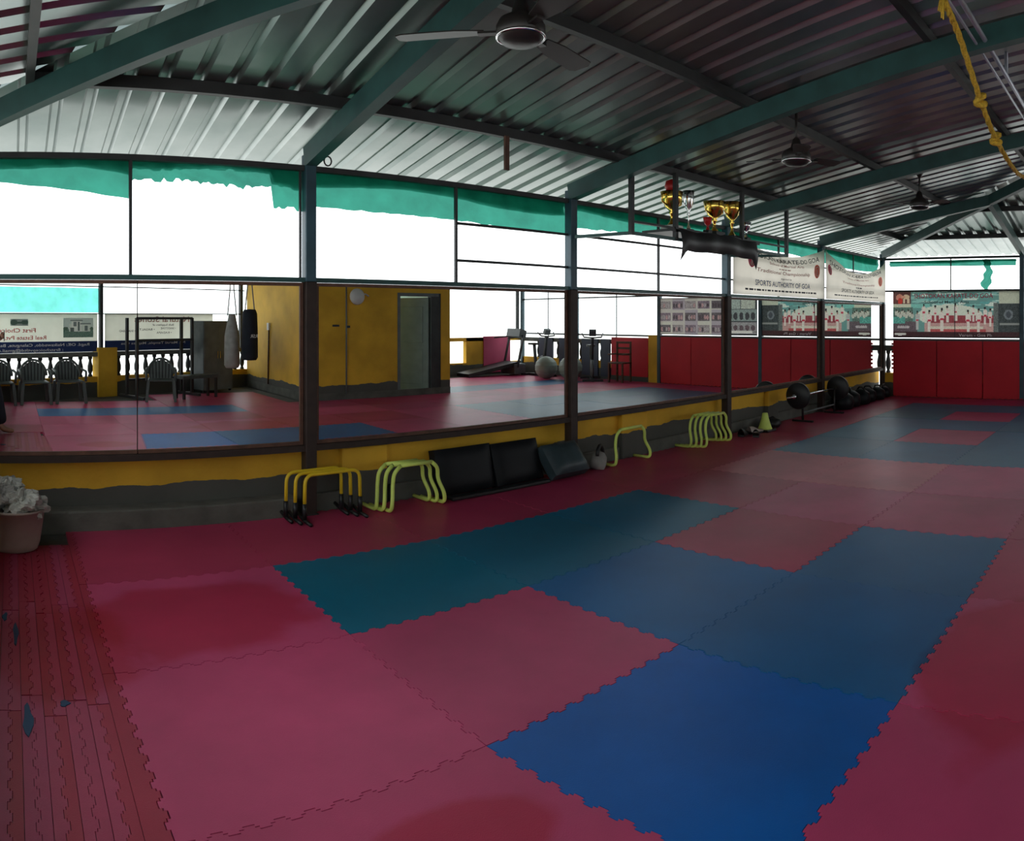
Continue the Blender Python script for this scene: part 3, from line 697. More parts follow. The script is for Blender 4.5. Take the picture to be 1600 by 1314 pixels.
for k in range(9): P.ell(.03 + k * .016, .46 + .03 * (k % 3), .014, .06, (.5, .5, .42), .2); P.ell(.03 + k * .016, .40 + .03 * (k % 3), .006, .022, (.05, .04, .03))
for k in range(5): P.ell(.05 + .018 * k, .77, .014, .03, (.45, .4, .4), .2)
P.ell(.46, .52, .26, .24, (.62, .66, .55), .08); P.rect(.28, .52, .81, .8, (.28, .05, .06), .3); P.rect(.26, .68, .82, .88, (.5, .3, .27), .15); P.rect(.30, .76, .72, .80, (.62, .55, .45), .15); P.rect(.29, .82, .74, .86, (.42, .08, .08), .2)
for (x, bs, ht, ps) in ((.252, .63, .36, 0), (.345, .64, .34, 0), (.44, .66, .34, .3), (.505, .62, .36, 1), (.645, .64, .34, 0), (.735, .7, .36, 0), (.775, .74, .36, 0), (.295, .86, .46, 0), (.395, .84, .48, .3), (.605, .86, .46, 0), (.685, .87, .5, 0), (.20, .82, .4, .5)): P.figure(x, bs, ht, .16, gi=(.7, .62, .55) if x > .24 else (.45, .45, .42), pose=ps)
P.rect(.845, 0, 1, .27, (.5, .52, .4), .1); P.rect(.83, .27, 1, .9, (.045, .055, .055), .5); P.ell(.915, .5, .035, .11, (.16, .18, .19), .2); P.ell(.915, .5, .02, .07, (.06, .07, .08), .2); P.rect(.85, .69, 1, .71, (.25, .26, .24)); P.rect(.8, .25, .835, .9, (.12, .14, .13), .4)
P.rect(0, .88, 1, 1, (.05, .02, .022), .3); P.ell(.06, .92, .05, .03, (.6, .58, .52)); P.rect(0, .975, 1, 1, (.02, .01, .01))
t, w, h, mp = wall_poster(4.72, 2.31, 1.09, 1.945, P, 'karate school poster with a group in white uniforms, above red wall mats')
lettering('SHOTOKAN KARATE-DO GOA', 'headline', M['txt_pink'], t, mp, .42, h * .855, .085, 1.50)
lettering('School of Martial Arts', 'subtitle', M['txt_black'], t, mp, .62, h * .745, .05, .85)
lettering('Verem - Goa Ph', 'address', M['txt_white'], t, mp, 1.28, h * .035, .052, .62)
MB().box(-.006, .0, -w / 2 - .006, -w / 2 + .006, 0, h).build('seam', M['black'], t)
MB().box(-.004, .01, -w, 0, -.03, -.012).build('batten', M['white'], t)
P = Paint(150, 64, (.3, .27, .27))
for r in range(3):
    for c in range(5):
        x0, y0 = .33 + c * .135, .04 + r * .32
        P.rect(.31 + c * .135, .02 + r * .32, .445 + c * .135, .34 + r * .32, rp.choice([(.5, .46, .42), (.38, .33, .36), (.55, .52, .45)]), .06)
        P.rect(x0, y0 + .06, x0 + .11, y0 + .25, rp.choice([(.12, .1, .11), (.2, .15, .18), (.28, .24, .24)]), .4)
        for k in range(4): P.ell(x0 + .015 + k * .026, y0 + .17, .011, .06, rp.choice([(.35, .3, .3), (.08, .06, .07), (.42, .25, .25)]), .3)
P.rect(0, 0, .31, 1, (.05, .055, .06), .4); P.rect(.02, .02, .15, .3, (.45, .47, .4), .3); P.rect(.16, .02, .28, .3, (.35, .4, .36), .3); P.rect(.01, .34, .3, .62, (.25, .3, .28), .3); P.rect(.01, .66, .3, .95, (.3, .28, .28), .35)
for k in range(5): P.ell(.04 + .055 * k, .5, .02, .1, (.05, .05, .055), .3); P.ell(.04 + .055 * k, .8, .02, .07, (.12, .08, .09), .3)
P.rect(.05, .88, .28, .93, (.7, .65, .6), .1)
t, w, h, mp = wall_poster(2.20, -.40, 1.09, 1.905, P, 'poster made of a grid of small photographs, further along the end wall')
MB().box(-.004, .01, -w, 0, -.03, -.012).build('batten', M['white'], t)

# ------------------------------------------------------------------ advertising banners behind the camera (seen mirrored)
def tw(X): return (X - XL) / CSK
def ad_banner(X0, X1, lab):
    a, c = tw(X0), tw(X1); o = Vector((XL, -2.75, 0)) + Matrix.Rotation(SK, 3, 'Z') @ Vector((c, -.02, .83))
    t = empty('advertising_banner', o, SK, label=lab, cat='banner'); w = c - a
    MB().grid(20, 6, lambda u, v: (-w * u, .01 * math.sin(u * 8), .2 + .5 * v)).build('banner_sheet', M['vinylbanner'], t)
    MB().grid(20, 3, lambda u, v: (-w * u, .01 * math.sin(u * 8), .2 * v)).build('blue_band', M['txt_navy'], t)
    return t, w, (lambda x, y: (-x, .016, y))
t, w, mp = ad_banner(-.45, 1.62, 'real estate banner with a house picture, seen in the left mirror')
P = Paint(48, 30, (.35, .45, .42)); P.rect(0, 0, 1, .55, (.5, .58, .55), .05); P.rect(0, .6, 1, 1, (.12, .2, .16), .3)
P.rect(.12, .3, .8, .68, (.6, .65, .6), .05); P.rect(.4, .14, .72, .68, (.7, .73, .68), .05); P.rect(.36, .1, .76, .15, (.2, .25, .24)); P.rect(.1, .27, .42, .32, (.2, .25, .24)); P.rect(.46, .2, .52, .66, (.1, .14, .13)); P.rect(.58, .22, .66, .42, (.16, .2, .2)); P.rect(.2, .4, .28, .66, (.14, .18, .17)); P.rect(.66, .5, .76, .68, (.1, .13, .12)); P.ell(.92, .55, .08, .1, (.08, .14, .1), .3); P.ell(.06, .55, .06, .08, (.08, .14, .1), .3)
P.build('house_picture', lambda u, v: (-(.10 + .62 * u), .02, .27 + .36 * v), t)
P = Paint(24, 10, (.3, .36, .33)); P.ell(.2, .5, .2, .35, (.05, .09, .07)); P.ell(.8, .5, .2, .4, (.05, .09, .07)); P.rect(.2, .4, .8, .65, (.05, .09, .07))
P.build('logo', lambda u, v: (-(1.42 + .34 * u), .02, .49 + .12 * v), t)
lettering('First Choice', 'headline', M['txt_red'], t, mp, 1.27, .37, .075, .72); lettering('Real Estate Pvt. Ltd.', 'headline', M['txt_red'], t, mp, 1.06, .24, .07, 1.05)
lettering('Regd. Off.: Naikawaddo, Calangute, Bardez', 'address', M['txt_white'], t, mp, .18, .115, .05, 1.98); lettering(': firstchoicepvtltd@gmail.com', 'address', M['txt_white'], t, mp, .72, .025, .05, 1.42)
t, w, mp = ad_banner(1.76, 4.15, 'natural stone supplier banner behind the weight rack, seen in the left mirror')
lettering('Natural Stones', 'headline', M['txt_dred'], t, mp, .62, .55, .11, 1.30); lettering('Bulk Suppliers of', 'subtitle', M['txt_black'], t, mp, 1.0, .475, .04, .5)
for s, x, y in (('• SANDSTONE', .95, .405), ('• BASALT', 1.45, .385), ('• SHAHABAD', 1.9, .36), ('• KADAPA', 1.05, .32)): lettering(s, 'stone_name', M['txt_black'], t, mp, x, y, .04, .36)
lettering('Nr. Maruti Temple, Mapusa Goa', 'address', M['txt_white'], t, mp, .72, .12, .045, 1.5)

# ------------------------------------------------------------------ trophy shelf hung from the purlin
YS = D - .68
sh = empty('trophy_shelf', (5.0, YS, 2.2), label='steel angle shelf hung under the roof with black cloth skirt', cat='shelf')
for x in (-.1, .55, 1.75, 2.77): MB().box(x - .02, x + .02, -.02, .02, 0, zroof(.68, .08) - 2.2).build('hanger', M['dark'], sh)
MB().box(-.1, 2.77, -.015, .015, -.0, .03).build('front_rail', M['teal'], sh); MB().box(-.1, 2.77, -.012, .012, .11, .13).build('front_rail', M['dark'], sh)
MB().beam((-.1, 0, .015), (-.19, .62, .02), .03, .03).build('bracket', M['teal'], sh); MB().beam((2.77, 0, .015), (2.48, .62, .02), .03, .03).build('bracket', M['teal'], sh)
MB().box(.45, 2.1, -.02, .34, .085, .11).build('shelf_board', M['dark'], sh)
def skirt(u, v):
    x = .58 + 1.42 * u; e = max(0, abs(u - .5) * 2 - .86) / .14
    return (x, -.03 - .03 * math.sin(v * PI) - .012 * math.sin(u * 22), .12 - (.20 + .12 * e) * v - .012 * math.sin(u * 9))
MB().grid(50, 8, skirt).build('black_cloth', M['black'], sh)
def cup(x, y, hh, r, mt, lab, ball=None):
    t = empty('trophy', (5.0 + x, YS + y, 2.31), label=lab, cat='trophy', group='trophies on the hanging shelf')
    MB().box(-r * .7, r * .7, -r * .7, r * .7, 0, .05).build('base', M['black'] if ball is None else M['white'], t, bevel=.004)
    MB().lathe([(r * .45, .05), (r * .3, .07), (r * .14, .1), (r * .14, hh * .42), (r * .3, hh * .46), (r * .18, hh * .5), (r * .6, hh * .62), (r * .85, hh * .8), (r * 1.0, hh), (r * .93, hh), (r * .7, hh * .8), (r * .3, hh * .64)], 18, cap=False).build('cup', M[mt], t)
    for s in (-1, 1): MB().tube([(s * r * .9, 0, hh * .93), (s * r * 1.35, 0, hh * .9), (s * r * 1.3, 0, hh * .72), (s * r * .7, 0, hh * .64)], r * .09, 6).build('handle', M[mt], t)
    if ball: MB().lathe([(.001, hh * .95), (r * .5, hh * 1.02), (r * .62, hh * 1.15), (r * .5, hh * 1.28), (.001, hh * 1.34)], 14).build('ball', M[ball], t)
cup(.62, .10, .38, .115, 'gold', 'tall gold trophy with a red ball at the left shelf end', 'red'); cup(.95, .14, .44, .06, 'silver', 'slim silver column trophy, second on the shelf'); cup(1.30, .06, .37, .12, 'gold', 'wide gold cup in the middle of the shelf'); cup(1.70, .1, .42, .105, 'gold', 'gold cup with handles at the right shelf end'); cup(1.93, .06, .22, .06, 'silver', 'small dark and silver trophy at the far right of the shelf'); cup(1.12, .02, .18, .05, 'red', 'small red trophy in front of the wide gold cup')

# ------------------------------------------------------------------ ceiling fans
def fan(loc, ztop, R, a0, lab, nb=3):
    t = empty('ceiling_fan', loc, 0, label=lab, cat='fan', group='ceiling fans')
    dz = ztop - loc[2]
    MB().lathe([(.03, dz), (.062, dz - .01), (.06, dz - .05), (.02, dz - .12), (.012, dz - .13)], 16).build('canopy', M['fanbrown'], t)
    MB().tube([(0, 0, dz - .1), (0, 0, .1)], .011, 8).build('downrod', M['fanbrown'], t)
    MB().lathe([(.012, .17), (.03, .15), (.045, .09), (.10, .06), (.115, .03), (.115, -.01), (.085, -.045), (.03, -.055)], 24).build('motor', M['fanbrown'], t)
    MB().tube([(.112 * math.cos(2 * PI * k / 24), .112 * math.sin(2 * PI * k / 24), -.018) for k in range(24)], .007, 6, closed=True).build('chrome_ring', M['silver'], t)
    for k in range(nb):
        a = a0 + 2 * PI * k / nb
        poly = [(.17, -.045), (.30, -.065), (R - .03, -.07), (R, -.04), (R, .04), (R - .03, .06), (.30, .055), (.17, .03)]
        b = MB(); b.prism(poly, -.003, .003, lambda x, y, z: (x, y, z + .012 - y * .14)); b.box(.09, .2, -.018, .018, .0, .01)
        o = b.build('blade', M['fanbrown'], t); o.rotation_euler = (0, 0, a)
    return t
fan((2.17, 2.56, 2.77), zroof(D - 2.56, .14), .585, math.radians(16), 'large dark ceiling fan, nearest to the camera')
fan((5.02, 2.66, 2.70), zroof(D - 2.66, .13), .42, math.radians(-25), 'dark ceiling fan hanging in the middle of the hall', 3)
fan((7.98, 2.62, 2.76), zroof(D - 2.62, .13), .42, math.radians(10), 'dark ceiling fan far down the hall near the hip rafter', 3)

# ------------------------------------------------------------------ rope
rp_pts = [(3.0, 1.06, 3.30), (3.22, 1.03, 3.13), (3.43, 1.0, 3.02), (3.74, 1.0, 2.946), (4.26, 1.0, 2.737), (4.73, 1.0, 2.614), (5.5, 1.0, 2.56), (6.3, 1.02, 2.72), (7.0, 1.06, 3.05), (7.4, 1.09, 3.31)]
def catmull(p, n=14):
    p = [Vector(q) for q in p]; out = []
    for i in range(len(p) - 1):
        a, b_, c, d = p[max(i - 1, 0)], p[i], p[i + 1], p[min(i + 2, len(p) - 1)]
        for k in range(n):
            t = k / n; out.append(.5 * ((2 * b_) + (c - a) * t + (2 * a - 5 * b_ + 4 * c - d) * t * t + (3 * b_ - a - 3 * c + d) * t ** 3))
    return out + [p[-1]]
cp = catmull(rp_pts)
t = empty('hanging_rope', (3.0, 1.06, 3.3), label='knotted yellow rope slung from the pipe rail under the roof', cat='rope')
off = Vector((3.0, 1.06, 3.3))
for q in range(3):
    pts = []
    for i, p in enumerate(cp):
        tt = (cp[min(i + 1, len(cp) - 1)] - cp[max(i - 1, 0)]).normalized(); u = tt.cross(Vector((0, 1, 0))).normalized(); w_ = tt.cross(u); a = i * .75 + 2 * PI * q / 3
        pts.append(p - off + (u * math.cos(a) + w_ * math.sin(a)) * .008)
    MB().tube(pts, .0105, 6).build('strand', M['rope'], t)
for c in ((4.22, 1.0, 2.755), (4.66, 1.0, 2.63), (3.1, 1.04, 3.2)):
    b = MB(); c = Vector(c) - off
    b.tube([c + Vector((.03 * math.cos(a) * (1 + .3 * math.sin(2 * a)), .026 * math.sin(2 * a), .03 * math.sin(a))) for a in [2 * PI * k / 20 for k in range(20)]], .017, 7, closed=True)
    b.build('knot', M['rope'], t)
b = MB()
for k in range(7): b.tube([Vector((3.42, 1.0, 3.05)) - off, Vector((3.36 + .008 * k, .98 + .01 * (k % 3), 3.0)) - off, Vector((3.30 + .018 * k, .97 + .015 * (k % 3), 2.90 + .015 * (k % 4))) - off], [.009, .007, .004], 5)
b.build('frayed_end', M['rope'], t)

# ------------------------------------------------------------------ hurdles
def smooth_path(p, r=.03, n=5):
    p = [Vector(q) for q in p]; out = [p[0]]
    for i in range(1, len(p) - 1):
        a = (p[i - 1] - p[i]); c = (p[i + 1] - p[i]); ra = min(r, a.length * .45); rc = min(r, c.length * .45); a = p[i] + a.normalized() * ra; c = p[i] + c.normalized() * rc
        for k in range(n + 1): t = k / n; out.append((1 - t) ** 2 * a + 2 * t * (1 - t) * p[i] + t * t * c)
    return out + [p[-1]]
def lime_hurdle(loc, rz, lab, w=.48, h=.34, grp='lime hurdles along the mirror wall'):
    t = empty('hurdle', loc, rz, label=lab, cat='hurdle', group=grp); k = w / 2; r = .0155
    def leg(s): return smooth_path([(s * k, .20, r), (s * k * 1.02, -.01, r), (s * k * 1.0, -.02, .09), (s * k * .86, .03, .2), (s * k * .84, .02, h - .05), (s * (k * .84 - .06), .02, h)], .045)
    a = leg(-1); c = leg(1)
    MB().tube(a, r, 8).build('leg', M['lime'], t); MB().tube(c, r, 8).build('leg', M['lime'], t)
    MB().tube([a[-1], c[-1]], r, 8).build('crossbar', M['lime'], t); return t
def yellow_hurdle(loc, rz, lab, w=.46, h=.34):
    t = empty('hurdle', loc, rz, label=lab, cat='hurdle', group='yellow hurdles with black feet'); k = w / 2; r = .0135
    MB().tube(smooth_path([(-k, 0, .12), (-k * .98, 0, h), (k * .98, 0, h), (k, 0, .12)], .07), r, 8).build('bar', M['hyellow'], t)
    for s in (-1, 1):
        MB().tube([(s * k, 0, .14), (s * k, 0, .03)], .018, 8).build('socket', M['black'], t)
        MB().tube(smooth_path([(s * k, -.10, .012), (s * k, .0, .02), (s * k, .10, .05)], .03), .013, 8).build('foot', M['black'], t)
for q, n in enumerate(('front', 'middle', 'back')): yellow_hurdle((2.20 + .045 * (1 - q), 4.72 + .065 * q, 0), math.radians(4), 'yellow hurdle with black feet, %s of the nested three by the first post' % n)
for q, n in enumerate(('front', 'middle', 'back')): lime_hurdle((2.90 + .035 * (1 - q), 4.67 + .055 * q, 0), math.radians(2), 'lime green hurdle, %s of the nested three left of the black pads' % n)
lime_hurdle((5.50, 4.76, 0), math.radians(2), 'single lime hurdle standing alone right of the second post', .54, .35)
for q, n in enumerate(('front', 'second', 'third', 'rearmost')): lime_hurdle((6.85 + .03 * (1 - q), 4.66 + .05 * q, 0), math.radians(2), 'lime hurdle beside the third post, %s of the nested four' % n, .52, .35)

# ------------------------------------------------------------------ black kick pads, glove, shoes, cone
def pad(x, w, h, th, lean, y, mt, lab, bulge=.02):
    t = empty('kick_pad', (x, y, 0), math.radians(2), label=lab, cat='pad', group='black kick pads against the wall')
    c, s = math.cos(lean), math.sin(lean)
    def shell(sign):
        def fn(u, v):
            e = (1 - (2 * u - 1) ** 6) * (1 - (2 * v - 1) ** 6); p = (th * .35 + (th * .15 + bulge) * e) * sign
            X, Z = w * (u - .5), h * v
            return (X, p * c + Z * s, Z * c - p * s + th * .5 * s)
        return fn
    b = MB(); b.grid(14, 10, shell(-1)); b.build('front_cover', M[mt], t)
    b = MB(); b.grid(14, 10, shell(1)); b.build('back_cover', M[mt], t)
    b = MB(); f0, f1 = shell(-1), shell(1); ed = [(i / 14, 0) for i in range(15)] + [(1, j / 10) for j in range(1, 11)] + [(1 - i / 14, 1) for i in range(1, 15)] + [(0, 1 - j / 10) for j in range(1, 10)]
    n = len(ed); b.add([f0(*e) for e in ed] + [f1(*e) for e in ed], [(k, (k + 1) % n, n + (k + 1) % n, n + k) for k in range(n)]); b.build('gusset', M[mt], t)
    return t
pad(3.52, .58, .37, .12, .22, 4.86, 'vinyl', 'big black kick pad leaning on the wall right of the lime hurdles'); pad(4.08, .54, .36, .11, .30, 4.84, 'vinyl', 'middle black kick pad of the row under the mirror'); pad(4.56, .44, .31, .13, .70, 4.68, 'vinyl_teal', 'shiny blue black kick pad slumped against the second post', .04)
MB().box(3.28, 4.34, 4.70, 4.785, 0, .03).build('folded_mat', M['black'], bevel=.01, label='thin black folded mat lying in front of the kick pads', cat='mat')
t = empty('focus_mitt', (5.02, 4.80, 0), math.radians(20), label='grey focus mitt with black strap beside the second post', cat='mitt')
MB().lathe([(.001, .0), (.07, .01), (.085, .06), (.08, .13), (.05, .17), (.001, .18)], 14, M=Matrix.Rotation(.5, 3, 'Y')).build('mitt_body', M['canvas'], t)
MB().tube([(.02 + .07 * math.cos(a), -.03, .14 + .09 * math.sin(a)) for a in [PI * k / 10 for k in range(-1, 11)]], .018, 7).build('strap', M['black'], t)
t = empty('training_cone', (8.05, 4.72, 0), label='lime traffic cone with black base by the wall', cat='cone')
MB().box(-.11, .11, -.11, .11, 0, .03).build('base', M['black'], t, bevel=.01); MB().lathe([(.095, .03), (.085, .05), (.05, .16), (.036, .23), (.03, .235)], 18).build('cone_body', M['lime'], t)
def shoe(x, y, rz, mt, lab):
    t = empty('shoe', (x, y, 0), rz, label=lab, cat='shoe', group='shoes and slippers by the third post')
    MB().prism([(-.13, -.035), (-.05, -.04), (.08, -.048), (.13, -.02), (.13, .02), (.08, .042), (-.05, .035), (-.13, .035)], 0, .022).build('sole', M['black'], t)
    b = MB(); b.grid(10, 8, lambda u, v: (-.12 + .24 * u, .042 * math.cos(PI * v), .02 + (.075 - .05 * u + .01 * math.sin(u * 6)) * math.sin(PI * v))); b.build('upper', M[mt], t)
shoe(7.62, 4.78, .3, 'black', 'black shoe nearest the third post'); shoe(7.66, 4.62, .5, 'black', 'black slipper in front of the third post'); shoe(7.84, 4.74, -.2, 'cream', 'pale shoe between the black shoe and the cone')
t = empty('rolled_belt', (8.35, 4.80, 0), label='small black bundle right of the traffic cone', cat='bundle')
MB().lathe([(.001, 0), (.11, .01), (.14, .06), (.11, .11), (.04, .13), (.001, .125)], 14).build('bundle_body', M['black'], t); MB().tube([(-.1, .05, .09), (0, -.02, .14), (.1, -.06, .08)], .016, 6).build('strap', M['vinyl'], t)

# ------------------------------------------------------------------ barbell on stands
t = empty('barbell', (9.55, 4.68, .375), label='chrome barbell with round black plates on low stands', cat='barbell')
RY = Matrix.Rotation(PI / 2, 3, 'Y')
MB().tube([(-.98, 0, 0), (.98, 0, 0)], .013, 10).build('bar', M['silver'], t)
for s in (-1, 1):
    MB().lathe([(.03, -.03), (.17, -.03), (.185, -.015), (.185, .015), (.17, .03), (.03, .03)], 28, c=(s * .66, 0, 0), M=RY).build('weight_plate', M['black'], t)
    MB().lathe([(.028, -.05), (.028, .05)], 14, c=(s * .76, 0, 0), M=RY).build('collar', M['silver'], t)
for s in (-1, 1):
    st = empty('barbell_stand', (9.55 + s * .52, 4.68, 0), label='low black barbell stand at the %s end of the bar' % ('near' if s < 0 else 'far'), cat='stand')
    MB().tube([(0, 0, .015), (0, 0, .355)], .018, 8).build('upright', M['black'], st); MB().beam((0, -.16, .012), (0, .16, .012), .04, .024).build('foot', M['black'], st)
    MB().tube([(0, -.03, .39), (0, -.02, .36), (0, .02, .36), (0, .03, .39)], .008, 6).build('cradle', M['black'], st)
MB().tube([(9.05, 4.68, .13), (10.05, 4.68, .13)], .012, 8).build('stand_tie_bar', M['grey'], label='thin cross bar between the two barbell stands', cat='bar')
for q in range(6):
    x = 10.55 + q * .38; r = .15 - .008 * q
    t = empty('training_bag', (x, 4.76 + .03 * (q % 2), 0), q * .7, label='black training bag, %s of the dark heap beyond the barbell' % ('first', 'second', 'third', 'fourth', 'fifth', 'last')[q], cat='bag', group='black bags heaped in the far corner')
    MB().lathe([(.001, 0), (r * 1.1, .01), (r * 1.3, r * .7), (r * 1.15, r * 1.4), (r * .5, r * 1.85), (.001, r * 1.9)], 16).build('bag_body', M['vinyl'], t)
    MB().tube([(-r * .7, 0, r * 1.6), (-r * .3, .02, r * 2.15), (r * .3, -.02, r * 2.15), (r * .7, 0, r * 1.6)], .014, 6).build('handle', M['black'], t)

# ------------------------------------------------------------------ bucket with crumpled plastic bags
t = empty('bucket', (.02, 4.60, 0), label='pinkish plastic bucket full of plastic bags at the left edge', cat='bucket')
MB().lathe([(.125, 0), (.15, .005), (.165, .05), (.195, .25), (.205, .25), (.205, .262), (.188, .262), (.16, .05), (.001, .03)], 32).build('pail', M['cream'], t)
def crumple(cx, cy, cz, r, seed, mt, lab):
    rr = random.Random(seed); ph = [rr.uniform(0, 6) for _ in range(6)]
    def fn(u, v):
        a, e = 2 * PI * u, PI * v; d = 1 + .16 * math.sin(3 * a + ph[0] + 4 * e) + .12 * math.sin(7 * a + ph[1] - 5 * e) + .08 * math.sin(13 * a + 9 * e + ph[2])
        return (cx + r * d * math.sin(e) * math.cos(a), cy + r * d * math.sin(e) * math.sin(a), cz + r * .62 * d * math.cos(e))
    MB().grid(44, 22, fn, smooth=False).build('plastic_bag', M[mt], label=lab, cat='plastic bag', group='plastic bags in the bucket')
crumple(.08, 4.57, .275, .135, 1, 'bagplastic', 'crumpled white plastic bag spilling over the bucket rim'); crumple(-.06, 4.62, .31, .115, 2, 'canvas', 'grey crumpled plastic bag on top of the bucket'); crumple(-.02, 4.70, .36, .09, 5, 'bagplastic', 'small crumpled bag standing highest at the back of the bucket')

# ================================================================== THINGS SEEN IN THE MIRRORS
def plastic_chair(loc, rz, lab, grp='plastic armchairs by the balustrade'):
    t = empty('plastic_chair', loc, rz, label=lab, cat='chair', group=grp); t.scale = (1, 1, .88); m = M['greyplastic']
    MB().box(-.23, .23, -.22, .22, .40, .43).build('seat', m, t, bevel=.012)
    for sx in (-1, 1):
        for sy in (-1, 1): MB().beam((sx * .25, sy * .24, 0), (sx * .22, sy * .2, .41), .05, .05, (0, 1, 0)).build('leg', m, t)
        MB().tube(smooth_path([(sx * .25, .22, .42), (sx * .26, .2, .62), (sx * .25, -.2, .64)], .05), .022, 8).build('armrest', m, t)
    MB().tube([(.235 * math.cos(a), -.22 - .05 * math.sin(a), .52 + .31 * math.sin(a)) for a in [PI * k / 14 for k in range(15)]], .022, 8).build('back_frame', m, t)
    MB().add([(.22 * math.cos(PI * k / 14), -.235 - .04 * math.sin(PI * k / 14), .5 + .30 * math.sin(PI * k / 14)) for k in range(15)] + [(-.2, -.21, .42), (.2, -.21, .42)], [tuple(range(17))]).build('back_panel', M['black'], t)
    for k in range(7):
        x = -.165 + .055 * k; MB().beam((x, -.21, .43), (x * 1.1, -.26, .52 + .31 * math.sqrt(max(.05, 1 - (x / .235) ** 2)) - .01), .03, .01, (0, 1, 0)).build('back_slat', m, t)
    return t
plastic_chair((1.0, -2.62, 0), -.1, 'grey plastic armchair nearest the yellow pier, in the left mirror'); plastic_chair((.40, -2.46, 0), -.1, 'middle grey plastic armchair by the balustrade, in the left mirror'); plastic_chair((-.2, -2.33, 0), -.1, 'grey plastic armchair at the left edge of the mirror')
plastic_chair((2.62, -2.62, 0), .2, 'grey plastic chair standing by the weight rack, in the mirror')
t = empty('steel_cabinet', (3.98, -4.12, 0), SK, label='grey steel cupboard standing left of the hanging bags', cat='cabinet')
MB().box(-.37, .37, -.22, .2, .04, 1.40).build('carcass', M['grey'], t)
for s in (-1, 1):
    d_ = MB().box(min(0, s * .36), max(0, s * .36), .2, .215, .08, 1.38).build('cabinet_door', M['grey'], t, bevel=.004)
    MB().box(s * .03 - .008, s * .03 + .008, .215, .235, .66, .80).build('handle', M['silver'], d_)
    for y in (-.18, .16): MB().box(s * .33 - .02, s * .33 + .02, y - .02, y + .02, 0, .04).build('foot', M['dark'], t)
def bag(loc, ln, r, mt, lab, taper):
    t = empty('punching_bag', loc, label=lab, cat='punching bag')
    MB().lathe([(.001, 0), (r * .8, .01), (r, .06), (r * .98, ln * .6), (r * taper, ln * .92), (r * taper * .8, ln), (.001, ln + .01)], 20).build('bag_body', M[mt], t)
    zt = zroof(min(loc[1] - YF, XR - loc[0], HALF), -.07) - loc[2]
    for s in (-1, 1): MB().tube([(s * r * .6, 0, ln - .02), (s * r * .25, 0, ln + .5), (s * .02, 0, zt)], .012, 6).build('strap', M['canvas'], t)
    return t
bag((4.05, -3.0, .52), 1.0, .145, 'canvas', 'long pale canvas punching bag hanging beside the black one', .55)
bb = bag((4.28, -2.65, .68), .93, .15, 'cloth_dark', 'black punching bag with white markings on straps', .9)
lettering('RSR', 'marking', M['txt_white'], bb, lambda x, y: (-.10 + .0 * x - x + .2, .153, .42 + y), 0, 0, .06, .14)
rk = empty('weight_rack', (2.25, -2.95, 0), SK, label='dark steel weight rack standing before the stone banner', cat='rack')
for x in (0, 1.22):
    for y in (0, -.35): MB().box(x - .025, x + .025, y - .025, y + .025, 0, 1.46).build('upright', M['dark'], rk)
    MB().box(x - .025, x + .025, -.6, .25, 0, .05).build('foot', M['dark'], rk)
for z in (1.43, 1.03): MB().box(0, 1.22, -.025, .025, z, z + .045).build('crossbar', M['dark'], rk)
MB().box(0, 1.22, -.375, -.325, .3, .34).build('crossbar', M['dark'], rk)
t = empty('weight_bench', (3.35, -2.95, 0), SK, label='low greenish bench beside the weight rack, in the mirror', cat='bench')
MB().box(-.4, .4, -.15, .15, .36, .42).build('bench_top', M['greyplastic'], t, bevel=.01)
for sx in (-1, 1):
    for sy in (-1, 1): MB().box(sx * .36 - .02, sx * .36 + .02, sy * .12 - .02, sy * .12 + .02, 0, .36).build('leg', M['dark'], t)
t = empty('wall_lamp', (5.95, -1.73, 1.86), label='white wall lamp fitting high on the yellow room wall', cat='lamp')
MB().box(-.05, .05, 0, .05, -.05, .05).build('mount', M['white'], t); MB().lathe([(.02, 0), (.12, .02), (.15, .06), (.13, .09), (.001, .10)], 20, M=Matrix.Rotation(-PI / 2, 3, 'X'), c=(0, .05, -.02)).build('shade', M['white'], t); MB().tube([(.05, .03, 0), (.2, .05, .03), (.26, .06, -.01)], .014, 6).build('arm', M['white'], t)
# gym corner
t = empty('treadmill', (11.3, -4.62, 0), math.radians(6), label='dark treadmill with sloping deck in the gym corner', cat='treadmill')
MB().obox((-.1, 0, .17), (.72, 0, .13), (0, .3, 0), (-.008, 0, .045)).build('deck', M['black'], t); MB().box(.5, .85, -.33, .33, .02, .3).build('motor_hood', M['grey'], t, bevel=.03)
for s in (-1, 1): MB().beam((.6, s * .32, .2), (.78, s * .32, 1.02), .05, .04).build('upright', M['dark'], t); MB().tube([(.76, s * .32, .98), (.3, s * .32, .95)], .018, 8).build('handrail', M['dark'], t)
MB().obox((.78, 0, 1.06), (.02, 0, .1), (0, .3, 0), (-.1, 0, .03)).build('console', M['black'], t)
def ball(x, y, r, lab):
    t = empty('exercise_ball', (x, y, 0), label=lab, cat='ball', group='exercise balls in the gym corner')
    MB().lathe([(r * math.sin(PI * k / 16) + .0005, r - r * math.cos(PI * k / 16)) for k in range(17)], 24).build('ball_shell', M['ball'], t)
    for q in (-.5, -.2, .2, .5): MB().tube([(r * math.cos(q) * 1.003 * math.cos(2 * PI * k / 28), r * math.cos(q) * 1.003 * math.sin(2 * PI * k / 28), r + r * math.sin(q)) for k in range(28)], .008, 5, closed=True).build('ridge', M['ball'], t)
ball(11.72, -3.0, .27, 'grey green exercise ball left of the second post, in the mirror'); ball(11.95, -2.4, .28, 'grey green exercise ball right of the second post, in the mirror')
